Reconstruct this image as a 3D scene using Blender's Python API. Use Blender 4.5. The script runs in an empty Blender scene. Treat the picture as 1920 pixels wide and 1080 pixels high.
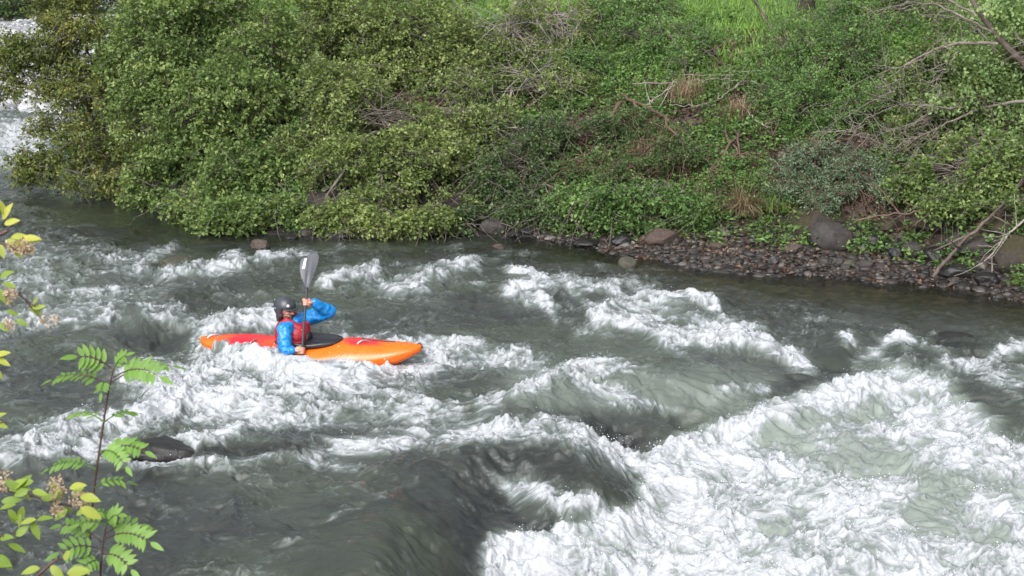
import bpy, bmesh, math, random
import numpy as np
from mathutils import Vector, Matrix, Euler
random.seed(7)
RNG = np.random.default_rng(11)
SC = bpy.context.scene
COL = SC.collection
PI = math.pi
R = math.radians

# ------------------------------------------------------------------ camera model
CAM_H, PITCH, FPX = 5.3, R(13.0), 3240.0      # metres above the river, tilt down, focal length in 1920-wide pixels
CP, SP = math.cos(PITCH), math.sin(PITCH)

def at(u, v, z=0.0):
    """world point at height z seen at photo position (u, v)"""
    a, b = (u - 960) / FPX, (540 - v) / FPX
    d = Vector((a, CP + b * SP, -SP + b * CP))
    k = (z - CAM_H) / d.z
    return Vector((d.x * k, d.y * k, z))

def at_y(u, v, y):
    """world point at distance y seen at photo position (u, v)"""
    a, b = (u - 960) / FPX, (540 - v) / FPX
    k = y / (CP + b * SP)
    return Vector((a * k, y, CAM_H + (-SP + b * CP) * k))

def proj(x, y, z):
    dz = z - CAM_H
    dep = y * CP - dz * SP
    return 960 + FPX * x / dep, 540 - FPX * (y * SP + dz * CP) / dep

# ------------------------------------------------------------------ noise
_ang = np.random.default_rng(3).uniform(0, 2 * PI, 1024).astype(np.float32)
_GX, _GY = np.cos(_ang), np.sin(_ang)

def _hash(ix, iy, seed):
    h = (ix.astype(np.uint32) * np.uint32(374761393) + iy.astype(np.uint32) * np.uint32(668265263) + np.uint32((seed * 2246822519) & 0xFFFFFFFF))
    h = (h ^ (h >> np.uint32(13))) * np.uint32(1274126177)
    return ((h ^ (h >> np.uint32(16))) & np.uint32(1023)).astype(np.int32)

def gn(x, y, seed=0):
    """gradient noise, about -1..1"""
    x = np.asarray(x, np.float32); y = np.asarray(y, np.float32)
    fx, fy = np.floor(x), np.floor(y)
    ix, iy = fx.astype(np.int32), fy.astype(np.int32)
    dx, dy = x - fx, y - fy
    sx = dx * dx * dx * (dx * (dx * 6 - 15) + 10); sy = dy * dy * dy * (dy * (dy * 6 - 15) + 10)
    def c(ox, oy):
        h = _hash(ix + ox, iy + oy, seed)
        return _GX[h] * (dx - ox) + _GY[h] * (dy - oy)
    a = c(0, 0); b = c(1, 0); a = a + sx * (b - a)
    e = c(0, 1); g = c(1, 1); e = e + sx * (g - e)
    return (a + sy * (e - a)) * 1.5

def fbm(x, y, seed=0, octv=4, gain=.5, lac=2.03):
    r = 0; amp = 1; tot = 0
    for k in range(octv):
        r = r + amp * gn(x, y, seed + k * 17); tot += amp
        amp *= gain; x = x * lac + 3.7; y = y * lac - 1.9
    return r / tot

def sstep(a, b, x):
    t = np.clip((x - a) / (b - a), 0, 1)
    return t * t * (3 - 2 * t)

# ------------------------------------------------------------------ object helpers
def tag(o, label=None, cat=None, group=None, kind=None):
    if label: o['label'] = label
    if cat: o['category'] = cat
    if group: o['group'] = group
    if kind: o['kind'] = kind
    return o

def link(name, me, mat=None, parent=None):
    o = bpy.data.objects.new(name, me)
    COL.objects.link(o)
    if mat is not None:
        for m in (mat if isinstance(mat, (list, tuple)) else [mat]): me.materials.append(m)
    if parent is not None: o.parent = parent
    return o

def empty(name, loc=(0, 0, 0), rz=0.0):
    o = bpy.data.objects.new(name, None)
    COL.objects.link(o); o.location = loc; o.rotation_euler = (0, 0, rz); o.empty_display_size = .2
    return o

def npmesh(name, verts, faces, smooth=True, attrs=None):
    """mesh from numpy arrays; faces (n,3) or (n,4)"""
    verts = np.ascontiguousarray(verts, np.float32); faces = np.ascontiguousarray(faces, np.int32)
    me = bpy.data.meshes.new(name)
    k = faces.shape[1]; n = len(faces)
    me.vertices.add(len(verts)); me.vertices.foreach_set('co', verts.ravel())
    me.loops.add(n * k); me.loops.foreach_set('vertex_index', faces.ravel())
    me.polygons.add(n)
    me.polygons.foreach_set('loop_start', np.arange(0, n * k, k, dtype=np.int32))
    me.polygons.foreach_set('loop_total', np.full(n, k, np.int32))
    me.polygons.foreach_set('use_smooth', np.full(n, smooth, bool))
    for nm, arr in (attrs or {}).items():
        a = me.attributes.new(nm, 'FLOAT', 'POINT')
        a.data.foreach_set('value', np.ascontiguousarray(arr, np.float32).ravel())
    me.update(calc_edges=True)
    return me

def gridfaces(nr, nc):
    i = np.arange(nr * nc, dtype=np.int32).reshape(nr, nc)
    return np.stack([i[:-1, :-1], i[:-1, 1:], i[1:, 1:], i[1:, :-1]], -1).reshape(-1, 4)

# ------------------------------------------------------------------ material helpers
def mat(name):
    m = bpy.data.materials.new(name); m.use_nodes = True
    nt = m.node_tree; nt.nodes.clear()
    out = nt.nodes.new('ShaderNodeOutputMaterial')
    return m, nt, out

def N(nt, typ, **kw):
    n = nt.nodes.new(typ)
    for k, v in kw.items():
        if k in n.inputs: n.inputs[k].default_value = v
        else: setattr(n, k, v)
    return n

def ramp(nt, src, stops, interp='LINEAR'):
    r = nt.nodes.new('ShaderNodeValToRGB'); cr = r.color_ramp; cr.interpolation = interp
    while len(cr.elements) < len(stops): cr.elements.new(.5)
    for e, (p, c) in zip(cr.elements, stops):
        e.position = p; e.color = (*c, 1) if len(c) == 3 else c
    nt.links.new(src, r.inputs[0])
    return r.outputs[0]

def attr(nt, name):
    return N(nt, 'ShaderNodeAttribute', attribute_name=name).outputs['Fac']

def simple(name, col, rough=.5, noise=None, bump=0.0, metallic=0.0, spec=.5, coat=0.0):
    """principled with a procedural colour variation: noise=(scale, other colour)"""
    m, nt, out = mat(name)
    p = N(nt, 'ShaderNodeBsdfPrincipled', Roughness=rough, Metallic=metallic)
    p.inputs['Specular IOR Level'].default_value = spec
    p.inputs['Coat Weight'].default_value = coat
    tc = N(nt, 'ShaderNodeTexCoord')
    sc, c2 = noise or (12.0, tuple(c * .8 for c in col))
    nz = N(nt, 'ShaderNodeTexNoise', Scale=sc, Detail=5.0, Roughness=.6)
    nt.links.new(tc.outputs['Object'], nz.inputs['Vector'])
    nt.links.new(ramp(nt, nz.outputs['Fac'], [(.35, col), (.68, c2)]), p.inputs['Base Color'])
    if bump:
        b = N(nt, 'ShaderNodeBump', Strength=bump, Distance=.02)
        nt.links.new(nz.outputs['Fac'], b.inputs['Height']); nt.links.new(b.outputs[0], p.inputs['Normal'])
    nt.links.new(p.outputs[0], out.inputs[0])
    return m

# ------------------------------------------------------------------ world, sun, camera
SUN_EL, SUN_AZ = R(40), R(203)       # azimuth measured clockwise from +Y: the sun veil stands behind and left of the camera
w = bpy.data.worlds.new('World'); SC.world = w; w.use_nodes = True
nt = w.node_tree; bg = nt.nodes['Background']
sky = nt.nodes.new('ShaderNodeTexSky'); sky.sky_type = 'NISHITA'; sky.sun_disc = False
sky.sun_elevation = SUN_EL; sky.sun_rotation = SUN_AZ
sky.air_density = 1.6; sky.dust_density = 9.0; sky.ozone_density = 1.5
hsv = nt.nodes.new('ShaderNodeHueSaturation'); hsv.inputs['Saturation'].default_value = .22
nt.links.new(sky.outputs[0], hsv.inputs['Color'])
cool = nt.nodes.new('ShaderNodeMixRGB'); cool.blend_type = 'MULTIPLY'; cool.inputs[0].default_value = 1; cool.inputs[2].default_value = (.95, .985, 1.06, 1)   # thin grey cloud: cooler than the haze alone
nt.links.new(hsv.outputs[0], cool.inputs[1]); nt.links.new(cool.outputs[0], bg.inputs['Color'])
bg.inputs['Strength'].default_value = .15
ld = bpy.data.lights.new('sun', 'SUN'); ld.energy = 1.5; ld.angle = R(40); ld.color = (1, .985, .96)
sun = bpy.data.objects.new('sun', ld); COL.objects.link(sun)
sd = Vector((math.sin(SUN_AZ) * math.cos(SUN_EL), math.cos(SUN_AZ) * math.cos(SUN_EL), math.sin(SUN_EL)))
sun.rotation_euler = sd.to_track_quat('Z', 'Y').to_euler(); sun.location = (0, 0, 40)

cd = bpy.data.cameras.new('camera'); cam = bpy.data.objects.new('camera', cd); COL.objects.link(cam)
cd.sensor_width = 36; cd.lens = FPX / 1920 * 36; cd.clip_end = 800; cd.clip_start = .1
cam.location = (0, 0, CAM_H); cam.rotation_euler = (PI / 2 - PITCH, 0, 0)
cd.dof.use_dof = True; cd.dof.focus_distance = 20.5; cd.dof.aperture_fstop = 9.0
SC.camera = cam
SC.view_settings.view_transform = 'Standard'; SC.view_settings.look = 'None'
SC.view_settings.exposure = 0.49; SC.view_settings.gamma = 1
SC.cycles.use_denoising = True
SC.cycles.max_bounces = 8; SC.cycles.transparent_max_bounces = 12
# ================================================================== TERRAIN
_sh = [at(2600, 660), at(2200, 600), at(1920, 562), at(1850, 552), at(1750, 530), at(1600, 520), at(1400, 514), at(1290, 500),
       at(1180, 474), at(1080, 455), at(980, 447), at(850, 442), at(720, 446), at(600, 446), at(480, 434), at(400, 422),
       at(300, 402), at(230, 370), at(170, 335), at(125, 300)]
_shx = np.array([p.x for p in _sh][::-1]); _shy = np.array([p.y for p in _sh][::-1])
_shx = np.concatenate([[-60, -14, _shx[0] - .9], _shx]); _shy = np.concatenate([[46, 43, 42], _shy])

def shore_y(x):
    return np.interp(x, _shx, _shy) + .25 * gn(np.asarray(x) * .9, np.asarray(x) * 0 + .5, 5)

XL = at(125, 300).x - .4
_bwx = [at(600, 446).x, at(1100, 455).x, at(1300, 500).x, at(1700, 520).x, at(1920, 560).x]
_bwv = [.35, .45, 1.3, 1.0, .5]

def ground_z(x, y):
    x = np.asarray(x, np.float64); y = np.asarray(y, np.float64)
    d = y - shore_y(x)
    bw = np.interp(x, _bwx, _bwv)
    beach = .17 * np.minimum(d, bw)
    up = np.maximum(d - bw, 0)
    steep = np.minimum(up, 1.0) * .75
    slope = np.clip(up - 1.0, 0, 4.5) * np.interp(x, [-9, -3, 2, 6], [.42, .40, .36, .40])
    meadow = np.clip(up - 5.5, 0, 200) * .13
    land = beach + steep + slope + meadow + .12 * fbm(x * .6, y * .6, 40, 4) * np.clip(d, 0, 1) + .03 * fbm(x * 3, y * 3, 44, 3) * np.clip(d + .5, 0, 1)
    bar = .045 * np.maximum(d, 0) + .10 * fbm(x * .5, y * .5, 46, 3) + np.clip(d - 24, 0, 100) * .22
    t = sstep(XL - 1.0, XL + .6, x)
    land = bar * (1 - t) + land * t
    bed = np.maximum(d * .17, -2.2) + .06 * fbm(x * 1.2, y * 1.2, 50, 3)
    far = np.where(d > 0, land, bed)
    near = 3.7 - .40 * y + .12 * fbm(x * .5, y * .5, 60, 3)
    return np.maximum(far, near)

def build_ground():
    ys = np.concatenate([np.linspace(-6, 12, 40), np.linspace(12.4, 21, 30), np.linspace(21.1, 38, 260), 38 + 122 * np.linspace(0.004, 1, 120) ** 1.8])
    xs = np.concatenate([-12 - 60 * np.linspace(1, .01, 60) ** 1.6, np.linspace(-12, 11, 330), 11 + 60 * np.linspace(.01, 1, 60) ** 1.6])
    X, Y = np.meshgrid(xs, ys)
    Z = ground_z(X, Y)
    d = Y - shore_y(X)
    bw = np.interp(X, _bwx, _bwv)
    grav = 1 - sstep(.0, .7, d - bw)
    grass = sstep(3.8, 5.6, d - bw + .8 * fbm(X * .8, Y * .8, 70, 3))
    bar = 1 - sstep(XL - .8, XL + .3, X)
    wet = (1 - sstep(.3, 1.7, d)) * (1 - sstep(.4, 2.2, X) + sstep(5.0, 7.0, X)) * (1 - bar)  # damp earth, with shade under the shrubs painted into the same band
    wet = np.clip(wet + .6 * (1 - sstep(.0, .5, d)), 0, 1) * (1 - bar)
    me = npmesh('riverbank', np.stack([X, Y, Z], -1).reshape(-1, 3), gridfaces(len(ys), len(xs)), True,
                {'gravel': grav, 'grass': np.maximum(grass * (1 - bar), bar * sstep(18, 23, d)), 'bar': bar * (1 - sstep(20, 24, d)), 'wet': wet, 'bed': (1 - sstep(-.25, .0, d)) * sstep(-1.0, 2.5, X)})  # pale bed tint fades leftward: shade by the left bank painted in
    m, nt, out = mat('bank_soil')
    p = N(nt, 'ShaderNodeBsdfPrincipled', Roughness=.85)
    geo = N(nt, 'ShaderNodeNewGeometry')
    n1 = N(nt, 'ShaderNodeTexNoise', Scale=2.2, Detail=8.0, Roughness=.65)
    n2 = N(nt, 'ShaderNodeTexVoronoi', Scale=9.0)
    n3 = N(nt, 'ShaderNodeTexNoise', Scale=14.0, Detail=6.0, Roughness=.7)
    for n in (n1, n2, n3): nt.links.new(geo.outputs['Position'], n.inputs['Vector'])
    soil = ramp(nt, n3.outputs['Fac'], [(.3, (.012, .010, .007)), (.5, (.045, .032, .022)), (.62, (.10, .062, .042)), (.75, (.16, .105, .075))])
    grv = ramp(nt, n2.outputs['Color'], [(.1, (.02, .018, .017)), (.45, (.055, .048, .044)), (.7, (.085, .068, .058)), (.95, (.15, .13, .115))])
    grs = ramp(nt, n1.outputs['Fac'], [(.3, (.045, .085, .018)), (.55, (.085, .15, .03)), (.75, (.12, .19, .045))])
    pale = ramp(nt, n2.outputs['Color'], [(.1, (.08, .08, .08)), (.4, (.25, .25, .25)), (.9, (.42, .42, .43))])
    def mix(fac, a, b):
        x = N(nt, 'ShaderNodeMix', data_type='RGBA'); nt.links.new(fac, x.inputs['Factor']); nt.links.new(a, x.inputs[6]); nt.links.new(b, x.inputs[7]); return x.outputs[2]
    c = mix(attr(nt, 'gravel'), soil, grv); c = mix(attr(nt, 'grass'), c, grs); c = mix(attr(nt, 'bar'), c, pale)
    wet_shade = ramp(nt, n3.outputs['Fac'], [(.3, (.006, .006, .006)), (.7, (.030, .025, .021))]); c = mix(attr(nt, 'wet'), c, wet_shade)  # near-black of damp soil and painted shade together
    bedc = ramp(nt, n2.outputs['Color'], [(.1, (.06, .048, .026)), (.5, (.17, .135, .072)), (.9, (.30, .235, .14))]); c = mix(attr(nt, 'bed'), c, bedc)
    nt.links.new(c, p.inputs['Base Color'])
    b = N(nt, 'ShaderNodeBump', Strength=.6, Distance=.05)
    nt.links.new(n3.outputs['Fac'], b.inputs['Height']); nt.links.new(b.outputs[0], p.inputs['Normal'])
    nt.links.new(p.outputs[0], out.inputs[0])
    tag(link('riverbank', me, m), kind='structure')
build_ground()

# ================================================================== RIVER
# strokes: photo polyline, radius in photo pixels, strength, height above the datum of the point they describe
FOAM = [
 ([(320,515),(400,512),(450,500)],13,.8,.1), ([(255,508),(300,480),(330,465)],10,.6,.05), ([(420,490),(520,480),(560,470)],11,.55,.05),
 ([(500,488),(560,474),(640,462),(720,466)],10,.6,.05), ([(610,535),(660,522),(705,512)],12,.85,.1), ([(740,540),(800,522),(880,502),(900,505)],11,.8,.1),
 ([(690,532),(760,545),(800,548)],8,.65,0), ([(850,462),(900,456)],8,.6,0), ([(940,482),(1000,474)],8,.45,0), ([(830,528),(900,540)],8,.4,0),
 ([(730,470),(800,462),(850,470)],7,.45,0),
 ([(0,500),(120,490),(250,505)],22,.38,0), ([(0,555),(150,545),(300,552)],18,.40,0), ([(0,598),(150,590),(300,596),(350,606)],18,.50,0),
 ([(0,470),(100,478)],16,.35,0), ([(0,620),(90,610),(200,600)],16,.5,0), ([(20,540),(90,535)],12,.5,0), ([(150,560),(220,545)],9,.5,0),
 ([(370,628),(420,608),(480,598),(530,606)],15,1.0,.15), ([(385,650),(430,664)],10,.8,.05),
 ([(640,640),(700,648),(800,652),(900,655)],11,.75,.05), ([(600,625),(650,620)],14,.35,0),
 ([(400,684),(470,676),(530,690),(600,700),(680,704)],24,1.0,.05), ([(240,716),(330,712),(420,692)],19,.98,.05),
 ([(680,706),(760,702),(810,684)],12,.92,.05), ([(780,690),(860,688),(960,676),(1010,680)],16,.6,0), ([(800,660),(900,668),(1000,690)],14,.5,0),
 ([(300,745),(400,740),(520,735),(640,728)],28,.9,0), ([(640,740),(760,760),(860,785)],16,.6,0), ([(720,720),(800,735)],12,.45,0),
 ([(0,865),(80,832),(160,802),(250,788),(330,762),(420,748)],20,1.0,.1), ([(20,874),(150,852),(230,832)],18,.9,.05),
 ([(250,800),(400,785),(500,775)],16,.7,0), ([(360,842),(420,830),(480,806),(540,790)],14,.95,.08), ([(180,880),(260,888),(330,882),(420,876)],8,.8,0),
 ([(420,800),(560,780),(700,790),(800,800)],26,.62,0), ([(430,875),(560,868),(680,850),(780,830)],12,.6,0), ([(640,850),(760,845),(850,835)],12,.55,0),
 ([(560,880),(660,888)],8,.35,0),
 ([(910,770),(1000,735),(1060,706),(1130,692)],15,.85,.25), ([(1080,700),(1130,735),(1190,765),(1260,780)],17,.72,.15),
 ([(1150,690),(1250,720),(1340,765)],9,.5,.2), ([(1250,650),(1300,690),(1340,700)],6,.5,.2), ([(1130,692),(1220,690)],6,.5,.2), ([(1350,740),(1430,735)],9,.5,.1),
 ([(870,835),(950,812),(1040,806),(1100,830),(1165,880)],21,1.0,.1), ([(1130,850),(1190,900)],14,.95,-.2),
 ([(945,925),(1000,912),(1060,935),(1130,968)],25,.95,-.35),
 ([(955,520),(985,515),(1010,530)],8,.8,.05), ([(960,552),(1000,540),(1060,535),(1150,548)],11,.88,.08), ([(965,570),(1030,578)],10,.7,0), ([(1010,560),(1040,610)],9,.75,.05),
 ([(1080,560),(1110,590)],6,.5,0), ([(1060,610),(1140,640)],7,.4,0),
 ([(1125,598),(1170,582),(1260,572),(1330,570)],13,.95,.1), ([(1130,600),(1190,622),(1260,640),(1360,645),(1440,652),(1515,690)],14,.95,.08),
 ([(1330,572),(1350,600)],8,.75,.05), ([(1190,600),(1260,600),(1330,620),(1420,630)],18,.55,0), ([(1420,655),(1500,700),(1540,720)],12,.6,0),
 ([(1180,505),(1260,508)],5,.7,0), ([(1120,500),(1180,515)],5,.3,0), ([(1150,535),(1240,545)],8,.35,0), ([(1500,600),(1600,610)],8,.25,0),
 ([(1572,640),(1592,652)],8,.9,.1), ([(1660,650),(1700,640),(1705,672)],14,.75,.05), ([(1740,660),(1770,670)],9,.7,0),
 ([(1760,690),(1840,690),(1900,665),(1960,650)],14,.85,0), ([(1800,700),(1920,735)],18,.6,-.1), ([(1600,690),(1650,670)],10,.5,0),
 ([(40,250),(90,240)],40,.85,0), ([(-60,260),(60,285)],30,.75,0), ([(0,310),(100,318)],9,.5,0),
 ([(610,985),(700,945),(780,905)],5,.42,.08),  # pale sky reflection along the hump crest, painted as a foam streak
]
BIG = [(865,1130),(880,1060),(905,1005),(950,988),(1060,992),(1150,965),(1200,945),(1195,880),(1240,835),(1330,800),(1420,768),(1520,738),(1600,708),
       (1680,688),(1760,715),(1840,780),(1890,830),(1960,860),(2300,900),(2300,1130)]
CALM = [([(1600,870),(1700,885),(1790,930)],38,.80), ([(1440,815),(1560,800),(1640,790)],26,.62), ([(1500,850),(1560,870)],26,.5), ([(1420,870)],30,.25),
        ([(1720,985),(1860,1020)],26,.6), ([(1440,1000),(1500,990)],22,.45), ([(1640,760),(1740,760)],20,.4), ([(1240,960)],18,.35), ([(1560,1040),(1640,1050)],18,.35),
        ([(1360,960),(1420,955)],14,.3), ([(1850,900),(1950,960)],30,.55), ([(1280,1050),(1340,1030)],16,.4)]
# thin clear water running over dark rock: keeps clear of foam, shows the rock
SLICK = [([(890,866),(1000,870),(1090,895),(1180,938)],24,.97,0,.30), ([(1125,808),(1160,832),(1180,845)],12,.95,-.2,.9), ([(960,785),(1120,790),(1270,800)],13,.9,.0,.35),
         ([(850,1130),(862,1050),(885,990),(920,945)],33,1.0,-.25,.75), ([(930,960),(980,985),(1045,992)],10,.95,-.40,.9), ([(1765,650),(1830,655)],16,.9,.15,1.0), ([(1680,668),(1720,672)],7,.7,.0,.6),
         ([(375,868),(460,856),(560,850)],9,.9,.05,.9), ([(240,650),(330,665)],14,.5,-.05,.7), ([(470,478),(500,470)],6,.6,.0,.8), ([(1100,520),(1160,512)],7,.7,.0,.5), ([(1440,745),(1580,700)],7,.7,.05,.4),
         ([(620,1000),(700,955),(790,915)],7,.8,.05,.35)]
# heights: polyline, radius, metres, datum
HILL = [
 ([(1000,745),(1080,705),(1200,690),(1330,700),(1430,735)],34,.30,.2), ([(960,775),(1100,765),(1250,790)],24,.22,.1),
 ([(880,850),(980,822),(1080,835)],26,.18,.1), ([(900,885),(1000,868),(1080,880),(1150,910)],26,.26,0),
 ([(1130,590),(1250,572),(1340,575)],16,.18,.1), ([(1140,605),(1260,640),(1440,652)],14,.16,.1),
 ([(960,545),(1060,540),(1150,552)],12,.14,.05), ([(370,625),(450,603),(530,608)],15,.22,.1),
 ([(330,515),(450,502)],12,.15,.05), ([(610,533),(700,515)],11,.16,.05), ([(750,537),(880,505)],11,.15,.05), ([(500,488),(640,462)],10,.12,.05),
 ([(0,865),(160,802),(330,765)],20,.16,.05), ([(120,598),(250,592),(340,610)],16,.16,.05), ([(0,600),(100,600)],16,.1,.0),
 ([(240,660),(330,640)],26,-.16,0), ([(240,715),(400,695)],18,.12,0), ([(420,690),(560,705),(690,706)],16,.12,.05), ([(300,760),(450,745),(620,735)],22,.12,0),
 ([(370,850),(460,835),(560,845)],18,.16,.1), ([(600,965),(700,925),(800,890)],24,.10,.0), ([(690,1050),(760,985),(850,925)],62,.26,.1),
 ([(1760,645),(1830,640)],20,.14,.1), ([(1690,640),(1710,665)],12,.15,.1), ([(1575,645)],10,.15,.1),
 ([(1560,640),(1680,620)],16,.05,0),
 ([(405,664),(470,686),(525,698)],10,.25,.05), ([(540,700),(575,704)],8,.10,.03), ([(600,702),(690,706)],7,.10,.03),
 # the standing foam of the hole
 ([(1230,850),(1340,805),(1440,768),(1560,728),(1650,700),(1700,692)],26,.20,.0), ([(1700,692),(1790,750),(1860,820)],24,.15,-.1),
 ([(1210,930),(1330,880),(1440,850)],50,.16,-.2), ([(1560,850),(1700,850),(1800,905)],40,.30,-.25), ([(900,1040),(1050,1010),(1200,990)],34,.26,-.4),
 ([(1300,1000),(1500,940),(1650,980)],40,.22,-.3), ([(1750,990),(1900,1010)],36,.22,-.35), ([(945,925),(1050,935),(1120,965)],20,.30,-.3),
 ([(1450,1060),(1650,1060)],40,.2,-.4), ([(1860,740),(1960,780)],30,.2,0),
 ([(1400,610),(1560,640)],20,.06,0), ([(1160,835)],22,-.14,-.1),
]
LIP = [(760,1400),(790,1130),(810,1060),(840,990),(890,938),(960,925),(1040,945),(1130,925),(1165,880),(1190,830),(1270,795),(1420,757),(1560,716),(1660,690),(1760,700),(1860,735),(2000,760),(2400,800)]

def seg_dist(u, v, pts):
    pts = [np.array(p, np.float32) for p in pts]
    if len(pts) == 1: return np.hypot(u - pts[0][0], v - pts[0][1])
    best = None
    for a, b in zip(pts[:-1], pts[1:]):
        ab = b - a; L2 = float(ab @ ab)
        t = np.clip(((u - a[0]) * ab[0] + (v - a[1]) * ab[1]) / L2, 0, 1)
        d = np.hypot(u - a[0] - t * ab[0], v - a[1] - t * ab[1])
        best = d if best is None else np.minimum(best, d)
    return best

def inside(u, v, poly):
    r = np.zeros(u.shape, bool); n = len(poly)
    for i in range(n):
        x1, y1 = poly[i]; x2, y2 = poly[(i + 1) % n]
        if y1 == y2: continue
        c = ((y1 > v) != (y2 > v)) & (u < (x2 - x1) * (v - y1) / (y2 - y1) + x1)
        r ^= c
    return r

def up4(a, shape):
    """bilinear upsample of the control grid"""
    r = np.linspace(0, a.shape[0] - 1, shape[0]); c = np.linspace(0, a.shape[1] - 1, shape[1])
    r0 = np.minimum(r.astype(int), a.shape[0] - 2); c0 = np.minimum(c.astype(int), a.shape[1] - 2)
    fr = (r - r0)[:, None].astype(np.float32); fc = (c - c0)[None].astype(np.float32)
    A = a[r0][:, c0]; B = a[r0][:, c0 + 1]; C_ = a[r0 + 1][:, c0]; D_ = a[r0 + 1][:, c0 + 1]
    return (A * (1 - fc) + B * fc) * (1 - fr) + (C_ * (1 - fc) + D_ * fc) * fr

KAYAK = [(380,640),(520,655),(650,668),(790,668)]
def river_controls(X, Y):
    """macro shape of the river: foam density, level, aeration, calmness"""
    X = X.astype(np.float32); Y = Y.astype(np.float32)
    wx = X + .16 * fbm(X * 1.1, Y * 1.1, 80, 3) + .07 * fbm(X * 4.5, Y * 4.5, 86, 3); wy = Y + .20 * fbm(X * 1.1, Y * 1.1, 83, 3) + .10 * fbm(X * 4.5, Y * 4.5, 88, 3)
    cache = {}
    def uv(z):
        if z not in cache: cache[z] = proj(wx, wy, z)
        return cache[z]
    # drop over the lip, then the standing humps and hollows
    u0, v0 = uv(0.0)
    dl = seg_dist(u0, v0, LIP); sl = np.where(inside(u0, v0, LIP + [(2400, 1400)]), dl, -dl)
    P = sstep(-105, 105, sl)
    drop = np.interp(u0, [760, 1000, 1200, 1500, 1750, 2000], [.62, .60, .56, .42, .30, .20]).astype(np.float32)
    lvl = -drop * P
    hp = np.zeros(X.shape, np.float32); hn = np.zeros(X.shape, np.float32)
    for pts, r, h, z in HILL:
        uu, vv = uv(z); q = h * np.exp(-(seg_dist(uu * .45, vv, [(a * .45, b) for a, b in pts]) / r) ** 2)
        if h > 0: hp = np.sqrt(hp * hp + q * q)
        else: hn = np.minimum(hn, q)
    lvl = lvl + .72 * hp + hn
    # foam and clear slicks lie on that surface
    u, v = proj(wx, wy, lvl)
    keep = np.ones(X.shape, np.float32)
    for pts, r, a, z in FOAM: keep *= 1 - a * np.exp(-(seg_dist(u, v, pts) / r) ** 2 * .7)
    D = 1 - keep
    ins = inside(u, v, BIG); db = seg_dist(u, v, BIG + BIG[:1]); sd = np.where(ins, db, -db)
    big = sstep(-18, 20, sd)
    calm = np.ones(X.shape, np.float32)
    for pts, r, a in CALM: calm *= 1 - a * np.exp(-(seg_dist(u, v, pts) / r) ** 2)
    deepw = .80 + .16 * np.exp(-(seg_dist(u, v, [(1200,900),(1400,800),(1650,700)]) / 70) ** 2) + .14 * np.exp(-(seg_dist(u, v, [(900,1060),(1150,1000)]) / 60) ** 2)
    D = np.maximum(.88 * D * (1 - big), big * np.minimum(deepw, .97) * calm)
    rk = np.zeros(X.shape, np.float32)
    for pts, r, a, z, q in SLICK:
        e = np.exp(-(seg_dist(u, v, pts) / r) ** 2 * .8); D *= 1 - a * e; rk = np.maximum(rk, q * e)
    # the river also falls gently down its course
    aer = np.maximum(big, np.exp(-(seg_dist(u, v, [(1000,740),(1200,740),(1400,740)]) / 50) ** 2) * .55)
    # smooth glassy water: bottom left, tongue, far left pool, right bank
    g = np.zeros(X.shape, np.float32)
    for pts, r, a in [([(250,1000),(450,1010),(650,1030)],90,.45), ([(600,1090),(720,1020),(800,960)],75,1.0), ([(950,860),(1060,875),(1150,915)],30,.9),
                      ([(100,385),(250,420),(400,440)],40,.9), ([(1550,545),(1750,570),(1930,590)],40,.7), ([(1450,545)],30,.5), ([(900,600),(1050,650)],50,.45),
                      ([(1150,700),(1350,720)],40,.5), ([(1000,785),(1200,790)],18,.6), ([(150,720),(60,720)],60,.4), ([(330,650)],40,.3), ([(1560,690)],40,.5)]:
        g = np.maximum(g, a * np.exp(-(seg_dist(u0, v0, pts) / r) ** 2))
    kd = np.exp(-(seg_dist(u0, v0, KAYAK) / 26) ** 2)
    return D, lvl, aer * (1 - .8 * rk), g, kd, P, rk

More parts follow.
